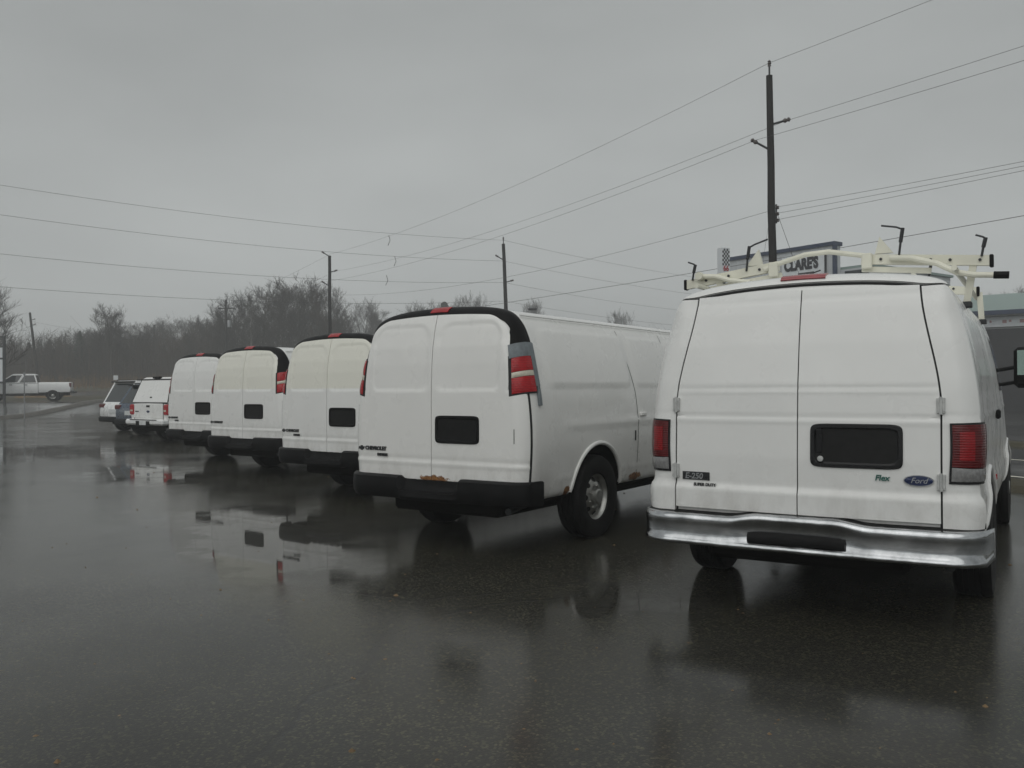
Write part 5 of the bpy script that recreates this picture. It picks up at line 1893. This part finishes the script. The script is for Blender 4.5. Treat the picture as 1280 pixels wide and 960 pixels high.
G_B = 'leafless trees of the woods'
tree(140, 384, 100, 'rounded bare tree standing clear above the woods beside a dark conifer', bare_tree_meshes(77, 0.34, 0.36, 17, 1.05), G_B, 1.05)
tree(100, 412, 110, 'dark pointed conifer beside the rounded bare tree', CONI[0], 'conifers', 0.85, 'conifer')
tree(556, 376, 120, 'dark conifer showing above the roof of the taped-lamp van', CONI[1], 'conifers', 1.3, 'conifer')
lab_t = 'tall bare tree in the high clump behind the straight pole'
for k, (px, top, Y) in enumerate([(278, 392, 104), (296, 378, 100), (312, 366, 97), (330, 364, 99), (345, 368, 104), (356, 366, 96), (372, 360, 98), (386, 363, 102), (400, 360, 95), (413, 368, 104), (424, 384, 110), (340, 366, 112), (380, 362, 114), (305, 375, 115)]):
    tree(px, top + random.uniform(-3, 3), Y, lab_t, BARE[k % 5], 'tall trees behind the straight pole', random.uniform(.85, 1.1))
lab_w = 'bare tree in the hazy woods beyond the far road'
for k in range(66):
    px = random.uniform(-60, 290)
    Y = random.uniform(104, 150)
    top = lerp_table([(-60, 432), (20, 428), (80, 424), (160, 412), (230, 408), (260, 404), (290, 398)], px) + random.uniform(-5, 14)
    tree(px, top, Y, lab_w, BARE[random.randrange(5)], G_B, random.uniform(.8, 1.15))
lab_v = 'bare tree showing low over the roofs of the parked vans'
for k in range(46):
    px = random.uniform(415, 850)
    Y = random.uniform(118, 165)
    top = lerp_table([(415, 392), (450, 386), (500, 392), (560, 388), (600, 384), (640, 404), (680, 418), (850, 424)], px) + random.uniform(-4, 12)
    tree(px, top, Y, lab_v, BARE[random.randrange(5)], 'trees over the van roofs', random.uniform(.85, 1.2))
for (px, top, Y) in [(590, 377, 110), (664, 384, 112), (778, 396, 125)]:
    tree(px, top, Y, 'bare tree standing higher than its neighbours over the van roofs', BARE[4], 'trees over the van roofs', 0.62)
lab_c = 'dark conifer among the hazy bare woods'
for (px, top, Y) in [(62, 424, 125), (47, 432, 120), (36, 428, 135), (75, 426, 130), (20, 436, 118), (85, 432, 112), (8, 432, 128), (118, 424, 116), (160, 430, 120), (205, 432, 118), (245, 425, 122)]:
    tree(px, top + random.uniform(-3, 3), Y, lab_c, CONI[random.randrange(2)], 'conifers', random.uniform(1.0, 1.5), 'conifer')
tree(-28, 368, 62, 'bare tree whose branches reach in over the framed sign', BARE[4], 'edge trees', 1.1)
for (px, top) in ((1268, 372), (1252, 380), (1292, 374)):
    tree(px, top, 95, 'bare tree showing over the green-grey garage roof', BARE[1], 'trees over the garage', 1.1)


# dense interior of the woods: thin stems, saplings and brush nobody could count
def brush(name, n, xr, yr, hf, seed, mat):
    rg = random.Random(seed)
    mb = MB()
    for k in range(n):
        Y = rg.uniform(*yr)
        px = rg.uniform(*xr)
        X = (px - 640) / 1076 * Y
        g = gz(X, Y) - 0.1
        h = hf(px) * rg.uniform(.35, 1.0)
        lx, ly = rg.uniform(-.10, .10) * h, rg.uniform(-.10, .10) * h
        r = rg.uniform(.015, .05)
        p = [Vector((X, Y, g)), Vector((X + lx * .4, Y + ly * .4, g + h * .5)), Vector((X + lx, Y + ly, g + h))]
        mb.tube(p, [r, r * .6, r * .12], 3, False)
        for q in range(3):
            t = rg.uniform(.25, .95)
            c = p[0].lerp(p[2], t)
            a = rg.uniform(0, 6.28)
            L = h * rg.uniform(.10, .28)
            mb.tube([c, c + Vector((math.cos(a) * L, math.sin(a) * L, L * rg.uniform(.3, 1.2)))], [r * .45, r * .15], 3, False)
    o = mb.build(name, mat, None, False, False)
    return tag(o, 'tangle of bare brush and thin stems filling the woods', 'brush', kind='stuff')


brush('woodland_brush', 9500, (-90, 440), (100, 160), lambda px: lerp_table([(-90, 6.5), (100, 7), (260, 8.5), (330, 10), (420, 9)], px), 1, 'twig_brown')
brush('woodland_brush', 3200, (420, 900), (122, 175), lambda px: 8.5, 2, 'twig')
brush('woodland_brush', 900, (-90, 260), (92, 100), lambda px: 1.6, 3, 'tan_heap')

# grit, leaves and twigs lying on the wet lot
rg = random.Random(21)
mb = MB()
for k in range(420):
    Y = 2.6 + 24 * rg.random() ** 1.6
    X = rg.uniform(-0.85, 0.75) * Y
    if X > lot_right(Y) - 0.5 or X < lot_left(Y) + 0.5:
        continue
    r_ = rg.uniform(.004, .012) * (1.9 if rg.random() < .15 else 1)
    a = rg.uniform(0, 6.28)
    st = rg.uniform(.4, 1)
    pts = [(X + r_ * math.cos(a + q * 1.2566) * (1 if q % 2 else st), Y + r_ * math.sin(a + q * 1.2566) * st, -0.001 + 0.001 * (q % 2)) for q in range(5)]
    mb.add(pts + [(X, Y, r_ * rg.uniform(.25, .7))], [(0, 1, 5), (1, 2, 5), (2, 3, 5), (3, 4, 5), (4, 0, 5)])
tag(mb.build('lot_grit', 'tan_heap', None, False, False), 'scattered grit and leaf bits on the wet asphalt', 'grit', kind='stuff')

# ------------------------------------------------------------------ misty air
m = bpy.data.materials.new('mist')
m.use_nodes = True
nt = m.node_tree
for nd in list(nt.nodes):
    if nd.type != 'OUTPUT_MATERIAL':
        nt.nodes.remove(nd)
pv = nt.nodes.new('ShaderNodeVolumePrincipled')
pv.inputs['Color'].default_value = (0.93, 0.95, 0.96, 1)
pv.inputs['Density'].default_value = 0.0026
nt.links.new(pv.outputs[0], nt.nodes['Material Output'].inputs['Volume'])
M['mist'] = m
hz = MB().box(-425, 425, -95, 565, -1.3, 26).build('haze', 'mist')
tag(hz, 'thin grey rain mist lying over the whole place', 'haze', kind='stuff')
